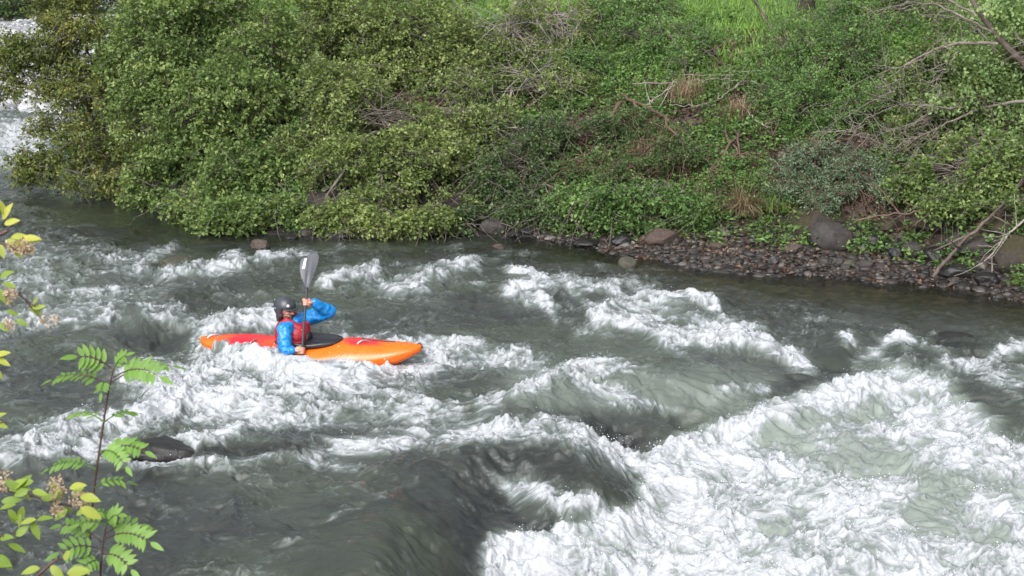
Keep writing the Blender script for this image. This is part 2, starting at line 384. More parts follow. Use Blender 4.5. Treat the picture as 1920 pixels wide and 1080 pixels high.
def build_river():
    th = np.concatenate([np.linspace(R(4.0), R(24.5), 1240), np.linspace(R(24.6), R(33), 60)])[::-1]
    tt = np.concatenate([np.linspace(-1.1, -.445, 70), np.linspace(-.44, .44, 1560), np.linspace(.445, 1.1, 70)])
    nr, nc = len(th), len(tt)
    yy = CAM_H / np.tan(th)
    X = (yy[:, None] * tt[None]).astype(np.float32); Y = np.repeat(yy[:, None], nc, 1).astype(np.float32)
    cr, cc = nr // 4, nc // 3
    rows = np.linspace(0, nr - 1, cr).astype(int); th2 = np.interp(np.linspace(0, nr - 1, cr), np.arange(nr), th)
    yy2 = CAM_H / np.tan(th2); tt2 = np.interp(np.linspace(0, nc - 1, cc), np.arange(nc), tt)
    ctl = river_controls(yy2[:, None] * tt2[None], np.repeat(yy2[:, None], cc, 1))
    D, lvl, aer, g, kd, P, rk = [up4(c.astype(np.float32), X.shape) for c in ctl]
    d = shore_y(X) - Y
    shore = sstep(0.0, 2.2, d)
    # flow frame: s along the current, t across it
    ca, sa = math.cos(R(-17)), math.sin(R(-17))
    s = X * ca + Y * sa; t = -X * sa + Y * ca
    w1 = fbm(s * .7, t * .7, 1, 3); w2 = fbm(s * .7, t * .7, 4, 3)
    s2, t2 = s + .45 * w1, t + .35 * w2
    w3 = fbm(s2 * 3, t2 * 3, 7, 2); w4 = fbm(s2 * 3, t2 * 3, 9, 2)
    s3, t3 = s2 + .10 * w3, t2 + .09 * w4
    # foam pattern
    n_big = fbm(s3 * 1.3, t3 * 1.7, 20, 5, .62)
    fil = 1 - np.abs(fbm(s3 * 2.0, t3 * 2.6, 25, 5, .6)) * 3.4
    fil2 = 1 - np.abs(fbm(s3 * 5.5, t3 * 6.5, 27, 4, .6)) * 3.4
    fine = fbm(s3 * 10, t3 * 12, 30, 4, .7)
    pat = .5 + .52 * n_big + .20 * (fil - .35) + .20 * (fil2 - .35) + .42 * fine
    D2 = np.clip(D + .25 * (1 - D) * (1 - .8 * g) * (1 - .8 * rk) * shore, 0, 1)
    foam = sstep(-.22, .80, pat - (1.03 - 1.12 * D2))
    foam = foam * sstep(.02, .16, D2)
    film = np.clip(.5 + .9 * fbm(s3 * .9, t3 * 2.2, 33, 5, .6), 0, 1) * (1 - .7 * g) * shore * (1 - .75 * sstep(23, 26, Y))
    foam *= np.clip(.25 + shore, 0, 1)
    # chop
    amp = (1 - .62 * g) * (.15 + .85 * shore)
    r1 = (1 - np.abs(gn(s2 * .55, t2 * .75, 60)) * 2) * .055
    r2 = (1 - np.abs(gn(s3 * 1.25, t3 * 1.7, 61)) * 2.2) * .042
    r3 = (1 - np.abs(gn(s3 * 2.9, t3 * 3.6, 62)) * 2.2) * .022
    r4 = (gn(s3 * 5.3, t3 * 7.5, 63) * .7 - np.abs(gn(s3 * 4.1, t3 * 6.5, 68)) * .8) * .034
    r5 = (gn(s3 * 8, t3 * 15, 64) - .35 * np.abs(gn(s3 * 7, t3 * 13, 69))) * .0135
    r6 = gn(s3 * 20, t3 * 32, 67) * .0055
    ch = amp * (r1 + r2 + r3 + r4) + (.22 + .78 * amp) * (1 - .5 * g) * (r5 + r6)
    # streaks running down the falls and tongue
    steep = np.clip(P * (1 - P) * 4, 0, 1)
    ch += steep * .018 * gn(s2 * 1.2, t2 * 14, 65)
    spk = fbm(s3 * 17, t3 * 19, 76, 3, .7)
    foam = np.clip(foam * (1 + .35 * spk) + .10 * spk * (foam > .02), 0, 1)
    soft = lambda n: np.sqrt(n * n + .02)
    b1 = soft(gn(s3 * 2.6, t3 * 3.0, 70)) * .12
    b2 = (.5 * soft(gn(s3 * 6.5, t3 * 7.0, 71)) + .5 * gn(s3 * 7, t3 * 7, 75)) * .060
    b3 = gn(s3 * 15, t3 * 16, 72) * .022
    b4 = gn(s3 * 31, t3 * 31, 73) * .011
    bil = b1 * .95 + b2 * .90 + b3 * .85 + b4 * .85
    Z = lvl * shore + ch * (1 - .5 * kd) + foam * bil * (1 - .3 * kd)
    Z = np.where(d < .3, np.minimum(Z, .03), Z)
    # keep the water clear of the near bank
    clear = (1 - sstep(.3, 3.8, d)) * np.where(X > 0, .85, .45)  # less see-through on the left: that bank's shade put into the water colour
    green = sstep(-.15, .35, fbm(s * .35, t * .5, 90, 3))
    co = np.stack([X, Y, Z], -1).reshape(-1, 3)
    me = npmesh('river', co, gridfaces(nr, nc), True, {'foam': foam, 'aer': np.clip(aer * .8 + .30 * D + .14 * film, 0, 1), 'clear': clear * (1 - foam), 'green': green, 'rock': rk * np.clip(.75 + .8 * fine, 0, 1)})
    m, nt, out = mat('river_water')
    fo, ae, cl, gr = (attr(nt, k) for k in ('foam', 'aer', 'clear', 'green'))
    geo = N(nt, 'ShaderNodeNewGeometry')
    nz = N(nt, 'ShaderNodeTexNoise', Scale=14.0, Detail=6.0, Roughness=.65)
    nt.links.new(geo.outputs['Position'], nz.inputs['Vector'])
    deep = ramp(nt, gr, [(0, (.024, .027, .023)), (1, (.036, .043, .029))])
    def mix(fac, a, b):
        x = N(nt, 'ShaderNodeMix', data_type='RGBA'); nt.links.new(fac, x.inputs['Factor'])
        for sck, q in ((6, a), (7, b)):
            if isinstance(q, tuple): x.inputs[sck].default_value = (*q, 1)
            else: nt.links.new(q, x.inputs[sck])
        return x.outputs[2]
    body = mix(ae, deep, (.205, .235, .20))
    body = mix(attr(nt, 'rock'), body, (.010, .010, .011))
    fcol = ramp(nt, fo, [(0, (.12, .14, .12)), (.35, (.18, .20, .19)), (.7, (.34, .355, .36)), (1, (.455, .465, .48))])
    nf = N(nt, 'ShaderNodeTexNoise', Scale=24.0, Detail=7.0, Roughness=.78); nt.links.new(geo.outputs['Position'], nf.inputs['Vector'])
    mot = ramp(nt, nf.outputs['Fac'], [(.30, (.62, .64, .65)), (.48, (.93, .93, .93)), (.62, (1.08, 1.08, 1.08))])
    mm = N(nt, 'ShaderNodeMixRGB', blend_type='MULTIPLY'); mm.inputs[0].default_value = 1; nt.links.new(fcol, mm.inputs[1]); nt.links.new(mot, mm.inputs[2]); fcol = mm.outputs[0]
    ffac = ramp(nt, fo, [(.0, (0, 0, 0)), (.30, (.55, .55, .55)), (.7, (1, 1, 1))])
    colr = mix(ffac, body, fcol)
    dif = N(nt, 'ShaderNodeBsdfDiffuse'); nt.links.new(colr, dif.inputs['Color'])
    trn = N(nt, 'ShaderNodeBsdfTransparent', Color=(.62, .62, .50, 1))
    mx = N(nt, 'ShaderNodeMixShader'); nt.links.new(cl, mx.inputs[0]); nt.links.new(dif.outputs[0], mx.inputs[1]); nt.links.new(trn.outputs[0], mx.inputs[2])
    gl = N(nt, 'ShaderNodeBsdfGlossy', Roughness=.06, Color=(.97, .98, 1, 1))
    bmp = N(nt, 'ShaderNodeBump', Strength=.5, Distance=.04); nt.links.new(nz.outputs['Fac'], bmp.inputs['Height'])
    nt.links.new(bmp.outputs[0], gl.inputs['Normal'])
    fr = N(nt, 'ShaderNodeFresnel', IOR=1.42); nt.links.new(bmp.outputs[0], fr.inputs['Normal'])
    dm = N(nt, 'ShaderNodeMath', operation='MULTIPLY_ADD'); nt.links.new(fo, dm.inputs[0]); dm.inputs[1].default_value = -.8; dm.inputs[2].default_value = 1
    fm = N(nt, 'ShaderNodeMath', operation='MULTIPLY'); nt.links.new(fr.outputs[0], fm.inputs[0]); nt.links.new(dm.outputs[0], fm.inputs[1])
    sf = N(nt, 'ShaderNodeMixShader'); nt.links.new(fm.outputs[0], sf.inputs[0]); nt.links.new(mx.outputs[0], sf.inputs[1]); nt.links.new(gl.outputs[0], sf.inputs[2])
    nt.links.new(sf.outputs[0], out.inputs[0])
    tag(link('river_water', me, m), kind='structure')
    return X, Y, Z, foam, D
RIV = build_river()

def water_z(x, y):
    i = np.argmin(np.abs(RIV[1][:, 0] - y)); j = np.argmin(np.abs(RIV[0][i] - x))
    return float(RIV[2][i, j])

def build_spray():
    """thrown droplets over the breaking foam"""
    X, Y, Z, F, D = RIV
    gy = np.zeros_like(Z); gy[1:-1] = np.abs(Z[2:] - Z[:-2]) / (np.abs(Y[2:] - Y[:-2]) + 1e-3)
    u, v = proj(X, Y, Z)
    wgt = np.clip(F - .45, 0, 1) * D ** 2 * np.clip(gy, .05, 1.2) * (Y < 27) * (Y > 11) * (np.abs(u - 960) < 1000) * (Y ** 2)
    p = (wgt / wgt.sum()).ravel()
    n = 5500
    # bursts: droplets gather into little jets
    idx = RNG.choice(p.size, n // 6, p=p)
    idx = np.repeat(idx, 6)[:n]; n = len(idx)
    jit = RNG.normal(0, .045, (n, 3)); jit[:, 2] = np.abs(RNG.normal(0, .045, n)) + .005
    c = np.stack([X.ravel()[idx], Y.ravel()[idx], Z.ravel()[idx]], -1) + jit
    rad = RNG.uniform(.0012, .0032, n) * RNG.choice([1, 1, 1.5], n)
    bm = bmesh.new(); bmesh.ops.create_icosphere(bm, subdivisions=1, radius=1)
    sv = np.array([q.co for q in bm.verts]); bm.faces.ensure_lookup_table(); bm.verts.index_update(); sf = np.array([[q.index for q in f.verts] for f in bm.faces]); bm.free()
    st = RNG.uniform(.7, 1.8, (n, 1, 3)) * rad[:, None, None]
    V = (sv[None] * st + c[:, None]).reshape(-1, 3)
    Fc = (sf[None] + (np.arange(n) * len(sv))[:, None, None]).reshape(-1, 3)
    m = simple('spray_drops', (.80, .83, .86), .25, (30, (.7, .73, .76)))
    tag(link('water_spray', npmesh('water_spray', V, Fc), m), 'white droplets thrown up over the breaking foam of the rapids', 'spray', kind='stuff')
build_spray()
# ================================================================== VEGETATION AND STONES
def leaf_mat(name, ca, cb, cc=None):
    """leaf colours spread by a per-leaf value; thin leaves let light through"""
    m, nt, out = mat(name)
    stops = [(0, ca), (.6, cb)] + ([(1, cc)] if cc else [(1, tuple(x * 1.25 for x in cb))])
    c = ramp(nt, attr(nt, 'tint'), stops)
    p = N(nt, 'ShaderNodeBsdfPrincipled', Roughness=.5); p.inputs['Specular IOR Level'].default_value = .35
    nt.links.new(c, p.inputs['Base Color'])
    tr = N(nt, 'ShaderNodeBsdfTranslucent')
    g = N(nt, 'ShaderNodeMixRGB', blend_type='MULTIPLY'); g.inputs[0].default_value = 1; g.inputs[2].default_value = (1.25, 1.3, .7, 1)
    nt.links.new(c, g.inputs[1]); nt.links.new(g.outputs[0], tr.inputs['Color'])
    mx = N(nt, 'ShaderNodeMixShader'); mx.inputs[0].default_value = .35
    nt.links.new(p.outputs[0], mx.inputs[1]); nt.links.new(tr.outputs[0], mx.inputs[2]); nt.links.new(mx.outputs[0], out.inputs[0])
    return m

LM = {
 'olive': leaf_mat('leaf_olive', (.090, .130, .036), (.205, .265, .080), (.38, .43, .16)),
 'green': leaf_mat('leaf_green', (.076, .128, .036), (.178, .252, .075), (.35, .41, .150)),
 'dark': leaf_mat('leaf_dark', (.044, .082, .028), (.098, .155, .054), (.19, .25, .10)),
 'yellow': leaf_mat('leaf_yellow', (.085, .120, .030), (.175, .205, .054), (.32, .29, .080)),
 'fresh': leaf_mat('leaf_fresh', (.066, .130, .036), (.140, .240, .066), (.26, .37, .125)),
 'grey': leaf_mat('leaf_greygreen', (.085, .135, .078), (.170, .240, .145), (.29, .37, .25)),
 'litter': leaf_mat('leaf_litter', (.040, .026, .018), (.125, .075, .052), (.28, .19, .14)),
 'straw': leaf_mat('dry_grass', (.16, .115, .075), (.30, .225, .145), (.44, .355, .25)),
 'grass': leaf_mat('meadow_grass', (.10, .19, .036), (.175, .30, .056), (.27, .41, .10)),
}
BARK = {
 'dark': simple('bark_dark', (.018, .013, .010), .9, (9, (.04, .03, .024)), .5),
 'limb': simple('limb_grey', (.13, .105, .085), .85, (9, (.24, .205, .175)), .3),
 'bark': simple('bark_brown', (.075, .055, .042), .85, (9, (.15, .12, .10)), .5),
 'twig': simple('twig_grey', (.085, .070, .056), .85, (7, (.16, .135, .112)), .3),
 'pale': simple('twig_pale', (.20, .17, .145), .85, (9, (.33, .29, .25)), .3),
 'red': simple('twig_reddish', (.085, .045, .032), .7, (14, (.14, .09, .06)), .2),
}

def unit(a): return a / (np.linalg.norm(a, axis=-1, keepdims=True) + 1e-9)

def leaves_mesh(name, P, Dr, L, W, tint, rng, fold=.25, up=.55):
    """one small folded leaf per row: base P, axis Dr, length L, half width W"""
    n = len(P)
    rv = rng.normal(0, 1, (n, 3)); rv[:, 2] += up * 2.2
    Nn = unit(rv - Dr * np.sum(rv * Dr, -1, keepdims=True)); S = np.cross(Dr, Nn)
    L = L[:, None]; W = W[:, None]
    mid = P + Dr * L * .45
    V = np.stack([P, mid + S * W + Nn * W * fold, P + Dr * L - Nn * L * .10, mid - S * W + Nn * W * fold], 1).reshape(-1, 3)
    b = (np.arange(n) * 4)[:, None]
    F = np.concatenate([b + np.array([[0, 1, 2]]), b + np.array([[0, 2, 3]])], 1).reshape(-1, 3)
    return npmesh(name, V, F, False, {'tint': np.repeat(tint, 4)})

class Tubes:
    """collects tapered polyline tubes into one mesh"""
    def __init__(s): s.V = []; s.F = []; s.n = 0
    def add(s, P, r, m=5):
        P = np.asarray(P, float); k = len(P); r = np.broadcast_to(np.asarray(r, float), (k,))
        T = np.gradient(P, axis=0); T = unit(T)
        ref = np.where(np.abs(T[:, 2:3]) > .9, np.array([[1., 0, 0]]), np.array([[0, 0, 1.]]))
        A = unit(np.cross(T, ref)); B = np.cross(T, A)
        a = np.linspace(0, 2 * PI, m, endpoint=False)
        ring = P[:, None] + (A[:, None] * np.cos(a)[None, :, None] + B[:, None] * np.sin(a)[None, :, None]) * r[:, None, None]
        i = np.arange(k * m).reshape(k, m); j = np.roll(i, -1, 1)
        s.V.append(ring.reshape(-1, 3)); s.F.append(np.stack([i[:-1], j[:-1], j[1:], i[1:]], -1).reshape(-1, 4) + s.n); s.n += k * m
        # end caps as quads on the first/last rings
        for row in (i[0], i[-1]):
            if m >= 4: s.F.append(np.array([[row[0], row[1], row[2], row[3]]]) + s.n - k * m)
    def batch(s, P, r, m=3):
        """many tubes at once, P (n,k,3), r (n,k)"""
        n, k, _ = P.shape
        if n == 0: return
        T = unit(np.gradient(P, axis=1)); ref = np.where(np.abs(T[..., 2:3]) > .9, np.array([1., 0, 0]), np.array([0, 0, 1.]))
        A = unit(np.cross(T, ref)); B = np.cross(T, A); a = np.linspace(0, 2 * PI, m, endpoint=False)
        ring = P[:, :, None] + (A[:, :, None] * np.cos(a)[:, None] + B[:, :, None] * np.sin(a)[:, None]) * r[:, :, None, None]
        i = np.arange(n * k * m).reshape(n, k, m); j = np.roll(i, -1, 2)
        s.V.append(ring.reshape(-1, 3)); s.F.append(np.stack([i[:, :-1], j[:, :-1], j[:, 1:], i[:, 1:]], -1).reshape(-1, 4) + s.n); s.n += n * k * m
    def mesh(s, name): return npmesh(name, np.concatenate(s.V), np.concatenate(s.F), True)

def curve(a, b, rng, k=8, bow=.12, sag=0.0):
    a = np.asarray(a, float); b = np.asarray(b, float); t = np.linspace(0, 1, k)[:, None]
    L = np.linalg.norm(b - a); off = rng.normal(0, bow * L, 3)
    P = a + (b - a) * t + off * (t * (1 - t) * 4) * .6
    P[:, 2] += sag * L * (t[:, 0] * (1 - t[:, 0]) * 4)
    P[1:-1] += rng.normal(0, .012 * L, (k - 2, 3))
    return P

def gn3(P, f, seed):
    return (gn(P[:, 0] * f, P[:, 1] * f + P[:, 2] * f * .7, seed) + gn(P[:, 2] * f + 9, P[:, 0] * f * .6 - P[:, 1] * f, seed + 1)) * .6

def hit_y(u, v):
    """distance at which the sight line through (u, v) meets the bank"""
    ys = np.arange(21, 70, .03); b = (540 - v) / FPX; k = ys / (CP + b * SP)
    x = (u - 960) / FPX * k; z = CAM_H + (-SP + b * CP) * k
    h = np.nonzero(z < ground_z(x, ys))[0]
    return float(ys[h[0]]) if len(h) else 70.0

def shrub(name, label, cat, base, lobes, ncl, leaf=.055, per=12, kind='olive', bark='twig', seed=1, group=None, droop=.0,
          twigL=.32, gap=-.10, stems=4, bare=0, front=.7, mixk=None, stem_r=.035, wide=.36):
    """many-stemmed shrub: stems to every lobe, branchlets to the leaf sprays, leaves spread along the sprays.
    lobes: (u, v, y, ru, rv) in photo pixels at distance y"""
    rng = np.random.default_rng(seed)
    root = empty(name, base); tag(root, label, cat, group)
    base = np.array(base)
    C = []; Rr = []
    for (u, v, y, ru, rv) in lobes:
        y = min(y, hit_y(u, v) - (.15 + .25 * max(ru, rv) * y / FPX))
        c = np.array(at_y(u, v, y)); dep = y * CP + (CAM_H - c[2]) * SP
        C.append(c); Rr.append([ru * dep / FPX, max(ru, rv) * .75 * dep / FPX, rv * dep / FPX])
    C = np.array(C); Rr = np.array(Rr)
    low = np.array([q[1] > 393 for q in lobes]); wgt = Rr[:, 0] * Rr[:, 2] * np.where(low, 2.6, 1); wgt = wgt / wgt.sum()
    li = rng.choice(len(C), ncl * 3, p=wgt)
    dv = unit(rng.normal(0, 1, (ncl * 3, 3)))
    flip = (dv[:, 1] > 0) & (rng.random(ncl * 3) < front); dv[flip, 1] *= -1
    rad = rng.random(ncl * 3) ** .40
    Q = C[li] + dv * Rr[li] * (rad * (1 + .22 * gn3(dv * 1.0 + C[li], 2.2, seed)))[:, None]
    keep = (gn3(Q, 1.15, seed + 5) + .45 * gn3(Q, 2.9, seed + 9) > np.where(low[li], -.45, gap)) & (Q[:, 2] > ground_z(Q[:, 0], Q[:, 1]) + .08) & (Q[:, 2] > .07)
    if keep.sum() < ncl * .3: print('THIN', label, keep.sum(), ncl)
    idx = np.nonzero(keep)[0][:ncl]; Q = Q[idx]; li = li[idx]; dv = dv[idx]
    n = len(Q)
    if n == 0: return root
    tb = Tubes()
    # stems
    for i in range(len(C)):
        o = base + np.array([*rng.normal(0, .12, 2), 0]) - np.array([0, 0, .1])
        e = C[i] + np.array([0, .25 * Rr[i, 1], -.2 * Rr[i, 2]])
        tb.add(curve(o, e, rng, 9, .10, .10), np.linspace(stem_r, stem_r * .35, 9) * rng.uniform(.7, 1.2), 6)
    # branchlets
    sel = np.nonzero(rng.random(n) < min(1, 420 / n))[0]
    ps = []
    for q in sel: ps.append(curve(C[li[q]] + rng.normal(0, .10, 3), Q[q], rng, 6, .10, .06))
    if ps: tb.batch(np.array(ps), np.tile(np.linspace(.011, .004, 6), (len(ps), 1)), 4)
    # leaf sprays
    out = unit(dv * np.array([1, 1, .7]) + rng.normal(0, .5, (n, 3)) + np.array([0, 0, .30 - droop]))
    L = twigL * .8 * rng.uniform(.6, 1.3, n)
    t = np.linspace(0, 1, 4)[None, :, None]
    TW = Q[:, None] - out[:, None] * L[:, None, None] * .45 + out[:, None] * L[:, None, None] * t + np.array([0, 0, -1.]) * (L[:, None, None] * (.16 + droop * .5) * t ** 2)
    tw = rng.random(n) < .55
    tb.batch(TW[tw], np.tile(np.linspace(.0045, .002, 4), (tw.sum(), 1)), 3)
    # leaves
    m = per
    s = rng.random((n, m)) * .9 + .12
    a = rng.uniform(0, 2 * PI, (n, m))
    P = TW[:, :1] + (TW[:, -1:] - TW[:, :1]) * s[..., None] + rng.normal(0, .014 + leaf * .18, (n, m, 3))
    ref = unit(np.cross(out, np.array([.3, .2, 1.]))); ref2 = np.cross(out, ref)
    Dr = unit(out[:, None] * .55 + ref[:, None] * np.cos(a)[..., None] + ref2[:, None] * np.sin(a)[..., None] * .7 + np.array([0, 0, -.12 - droop * .3]))
    tint = np.clip(.42 + .17 * rng.normal(0, 1, (n, 1)) + .13 * rng.normal(0, 1, (n, m)) + .38 * gn3(Q, 1.5, seed + 3)[:, None], 0, 1)
    ll = leaf * rng.uniform(.65, 1.25, (n, m))
    lm = leaves_mesh('foliage', (P.reshape(-1, 3) - base), Dr.reshape(-1, 3), ll.ravel(), (ll * wide).ravel(), tint.ravel(), rng)
    link('foliage', lm, LM[kind], root)
    # bare hanging twigs
    if bare:
        bi = rng.choice(n, min(bare, n), replace=False); b0 = Q[bi]
        dd = unit(rng.normal(0, 1, (len(bi), 3)) * np.array([1, .6, .5]) + np.array([0, -.4, -.35])); bl = rng.uniform(.3, .9, len(bi))
        tt = np.linspace(0, 1, 6)[None, :, None]
        wob = np.cumsum(rng.normal(0, .035, (len(bi), 6, 3)), 1)
        BP = b0[:, None] + dd[:, None] * bl[:, None, None] * tt + wob + np.array([0, 0, -1.]) * .18 * tt ** 2
        tb.batch(BP, np.tile(np.linspace(.0065, .0025, 6), (len(bi), 1)), 4)
    me = tb.mesh('branches'); 
    co = np.empty(len(me.vertices) * 3, np.float32); me.vertices.foreach_get('co', co); co = co.reshape(-1, 3) - base
    me.vertices.foreach_set('co', co.astype(np.float32).ravel())
    link('branches', me, BARK[bark], root)
    return root

def gbase(u, v, y=None):
    """root point on the bank: below the photo position at distance y"""
    p = at_y(u, v, y)
    return (p.x, y, float(ground_z(p.x, y)))

G1 = 'shrubs crowding the far bank'
# --- the big overhanging mass on the left
shrub('alder_shrub', 'yellow-tinged shrub at the upstream end of the bank, leaning over the pale cobble bar', 'shrub', gbase(210, 300, 32.2),
      [(170,60,31.5,85,80),(190,180,31,80,80),(150,270,30.6,75,50),(130,130,31.5,70,60),(215,-20,32,80,70),(260,280,30.4,80,60),(180,330,30,90,35),(90,170,31.5,60,22),(60,300,30.6,45,28),(60,90,31.6,70,40),(40,160,31.4,60,24),(100,230,31,60,30),(20,110,31.6,50,30),(70,330,30.4,50,26),(120,20,31.8,70,50)], 2900,
      .060, 12, 'yellow', 'twig', 21, G1, .15, .36, -.18, bare=60)
shrub('alder_shrub', 'broad mid-green shrub with drooping tips dipping to the dark water', 'shrub', gbase(430, 330, 30.2),
      [(330,80,30.2,110,100),(430,200,29.2,120,95),(300,210,29.6,100,90),(500,90,30,110,95),(450,330,28.4,95,70),(330,320,29,90,55),(520,300,28.6,80,75),(460,400,27.8,70,36),(280,350,29,60,40),(380,20,30.8,140,70),(245,100,30.6,60,90),(430,405,26.9,70,32),(540,390,27,60,30),(350,380,27.6,60,24)], 4700,
      .070, 13, 'green', 'twig', 22, G1, .12, .36, -.16, bare=110)
shrub('alder_shrub', 'olive shrub full of bare grey twigs hanging over the middle of the far bank', 'shrub', gbase(730, 330, 28.9),
      [(720,220,28.4,130,90),(800,300,28,120,85),(660,310,28,95,70),(870,210,28.8,100,80),(720,385,27.5,110,42),(630,180,28.8,90,80),(860,380,27.6,80,40),(640,405,26.9,60,32),(720,412,26.6,60,26),(800,408,26.6,60,26),(600,415,26.6,30,22),(560,270,28.8,60,45),(610,360,27.8,60,36),(830,375,27.4,70,34),(760,350,27.8,70,40),(560,290,28.4,50,40)], 4000,
      .062, 11, 'olive', 'twig', 23, G1, .15, .34, .02, bare=330)
shrub('alder_shrub', 'tall light-green shrub filling the top edge above the twiggy olive one', 'shrub', gbase(700, 200, 31.8),
      [(620,20,31.4,130,90),(740,60,31,130,90),(560,110,31,90,80),(850,110,30.8,110,90),(690,140,30.5,110,60),(800,-30,32,130,60)], 3000,
      .058, 12, 'olive', 'twig', 24, G1, .05, .36, -.12, bare=140)
shrub('alder_shrub', 'loose shrub tangled with pale bare creepers at the top middle of the bank', 'shrub', gbase(970, 240, 31.2),
      [(950,60,31,110,90),(1010,160,30.4,110,80),(900,170,30.6,80,70),(1040,40,31.5,90,70),(960,250,29.8,90,60)], 1900,
      .055, 11, 'olive', 'pale', 25, G1, .05, .36, .0, bare=230)
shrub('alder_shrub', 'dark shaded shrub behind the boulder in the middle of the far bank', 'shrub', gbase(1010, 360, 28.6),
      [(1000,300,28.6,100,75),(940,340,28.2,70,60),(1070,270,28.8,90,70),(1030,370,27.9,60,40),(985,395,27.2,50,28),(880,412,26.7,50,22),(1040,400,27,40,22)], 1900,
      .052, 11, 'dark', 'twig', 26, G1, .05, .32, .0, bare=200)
shrub('low_shrub', 'low bright-green bush drooping over the dark bank left of the gravel beach', 'shrub', gbase(1190, 390, 26.9),
      [(1200,370,26.6,110,32),(1110,385,26.5,65,28),(1270,375,26.6,65,34),(1180,400,26.1,70,22),(1230,412,25.9,34,20),(1300,395,26.4,50,28),(1090,370,26.5,60,30),(1345,385,26.4,40,22),(1150,345,26.9,70,24)], 1700,
      .058, 13, 'fresh', 'twig', 27, G1, .10, .26, -.45, bare=60)
# --- open hillside on the right
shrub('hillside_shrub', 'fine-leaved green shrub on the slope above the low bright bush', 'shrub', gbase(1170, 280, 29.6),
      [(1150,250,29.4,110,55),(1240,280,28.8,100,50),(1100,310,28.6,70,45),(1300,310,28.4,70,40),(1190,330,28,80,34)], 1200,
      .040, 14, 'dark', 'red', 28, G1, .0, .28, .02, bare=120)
shrub('hillside_shrub', 'fresh green thicket along the top of the slope beside the tangled creepers', 'shrub', gbase(1180, 130, 32.6),
      [(1130,60,32.4,110,70),(1230,80,32,110,60),(1090,130,31.6,80,50),(1330,95,32,80,42),(1180,20,33,110,50),(1290,130,31.4,70,30)], 1700,
      .046, 13, 'fresh', 'twig', 29, G1, .0, .30, -.12, bare=60)
shrub('hillside_shrub', 'tall fine-leaved shrub with upright stems, right of the pale fallen branches', 'shrub', gbase(1560, 240, 29.6),
      [(1500,110,30.2,100,80),(1600,120,29.6,100,90),(1560,30,30.6,120,60),(1520,200,29,80,70),(1620,210,28.8,80,60),(1450,180,29.4,55,60),(1680,60,30,70,70)], 2500,
      .042, 14, 'fresh', 'twig', 30, G1, .0, .32, -.10, bare=120)
shrub('willow_shrub', 'grey-green low shrub growing above the big grey boulder', 'shrub', gbase(1530, 340, 27.4),
      [(1520,310,27.6,75,55),(1600,330,27,70,50),(1470,350,27,55,36),(1560,380,26.4,60,30),(1640,370,26.6,40,30)], 1100,
      .046, 13, 'grey', 'red', 31, G1, .05, .28, -.08, wide=.24, bare=80)
shrub('hillside_shrub', 'rich green leafy shrub shading the bank below the bare hanging branches', 'shrub', gbase(1790, 370, 26.4),
      [(1790,320,26.2,100,50),(1720,350,25.8,65,36),(1860,330,26,85,60),(1790,380,25.4,70,30),(1900,390,25.6,60,40),(1840,290,26.6,90,50)], 1300,
      .064, 12, 'green', 'twig', 32, G1, .05, .32, -.10, bare=120)
shrub('hillside_shrub', 'dense darker shrub closing the view behind the leaning tree', 'shrub', gbase(1790, 200, 29.4),
      [(1760,130,29.6,90,90),(1850,200,29,100,80),(1740,230,28.6,80,60),(1840,60,30,110,80),(1930,120,29.2,70,110),(1700,180,29.2,60,60),(1690,20,30.5,90,60)], 2200,
      .055, 12, 'green', 'twig', 33, G1, .0, .34, -.10, bare=200)
shrub('hillside_shrub', 'small ferny bush in front of the dry straw on the slope', 'shrub', gbase(1400, 320, 27.6),
      [(1390,310,27.4,55,36),(1440,250,28.2,45,45),(1350,340,27,40,24),(1420,345,26.8,45,22)], 520,
      .040, 14, 'fresh', 'red', 34, G1, .0, .24, -.1)
# trees at the back that the frame top cuts and the river mirrors
shrub('background_tree', 'green tree beyond the pale cobble bar at the top left corner', 'tree', (-21, 62, 1.2),
      [(20,20,62,90,38),(-60,10,62,90,60),(90,0,63,80,50),(150,0,63,90,50)], 1100, .13, 11, 'dark', 'bark', 35, None, .0, .7, -.2, stem_r=.12)
def top_tree():
    y = hit_y(1510, 26); p = at_y(1510, 26, y); o = np.array([p.x, y, float(ground_z(p.x, y)) - .1]); root = empty('dark_tree', o)
    tag(root, 'dark tree trunk cut by the top edge of the picture beyond the meadow', 'tree')
    tb = Tubes(); z = np.array([0, .12, .3, .8, 1.8, 3.2, 4.6]); tb.add(np.stack([.05 * np.sin(z), .03 * z, z], -1), [.24, .19, .165, .155, .14, .11, .07], 12); link('trunk', tb.mesh('trunk'), BARK['dark'], root)
    rng = np.random.default_rng(91); n = 420; tb = Tubes(); Q = []
    for k in range(9):
        a = k * 2.4; q = curve((0.05, .09, 2.2 + .25 * k), (1.5 * math.cos(a), 1.5 * math.sin(a), 3.4 + .3 * k), rng, 7, .1); tb.add(q, np.linspace(.045, .012, 7), 6); Q += list(q[3:])
    Q = np.array(Q); P = Q[rng.integers(0, len(Q), n)] + rng.normal(0, .35, (n, 3)); m = 12; P = P[:, None] + rng.normal(0, .12, (n, m, 3)); Dr = unit(rng.normal(0, 1, (n, m, 3))); l = .08 * rng.uniform(.7, 1.2, n * m)
    link('limbs', tb.mesh('limbs'), BARK['dark'], root); link('crown', leaves_mesh('crown', P.reshape(-1, 3), Dr.reshape(-1, 3), l, l * .4, rng.random(n * m), rng), LM['dark'], root)
top_tree()

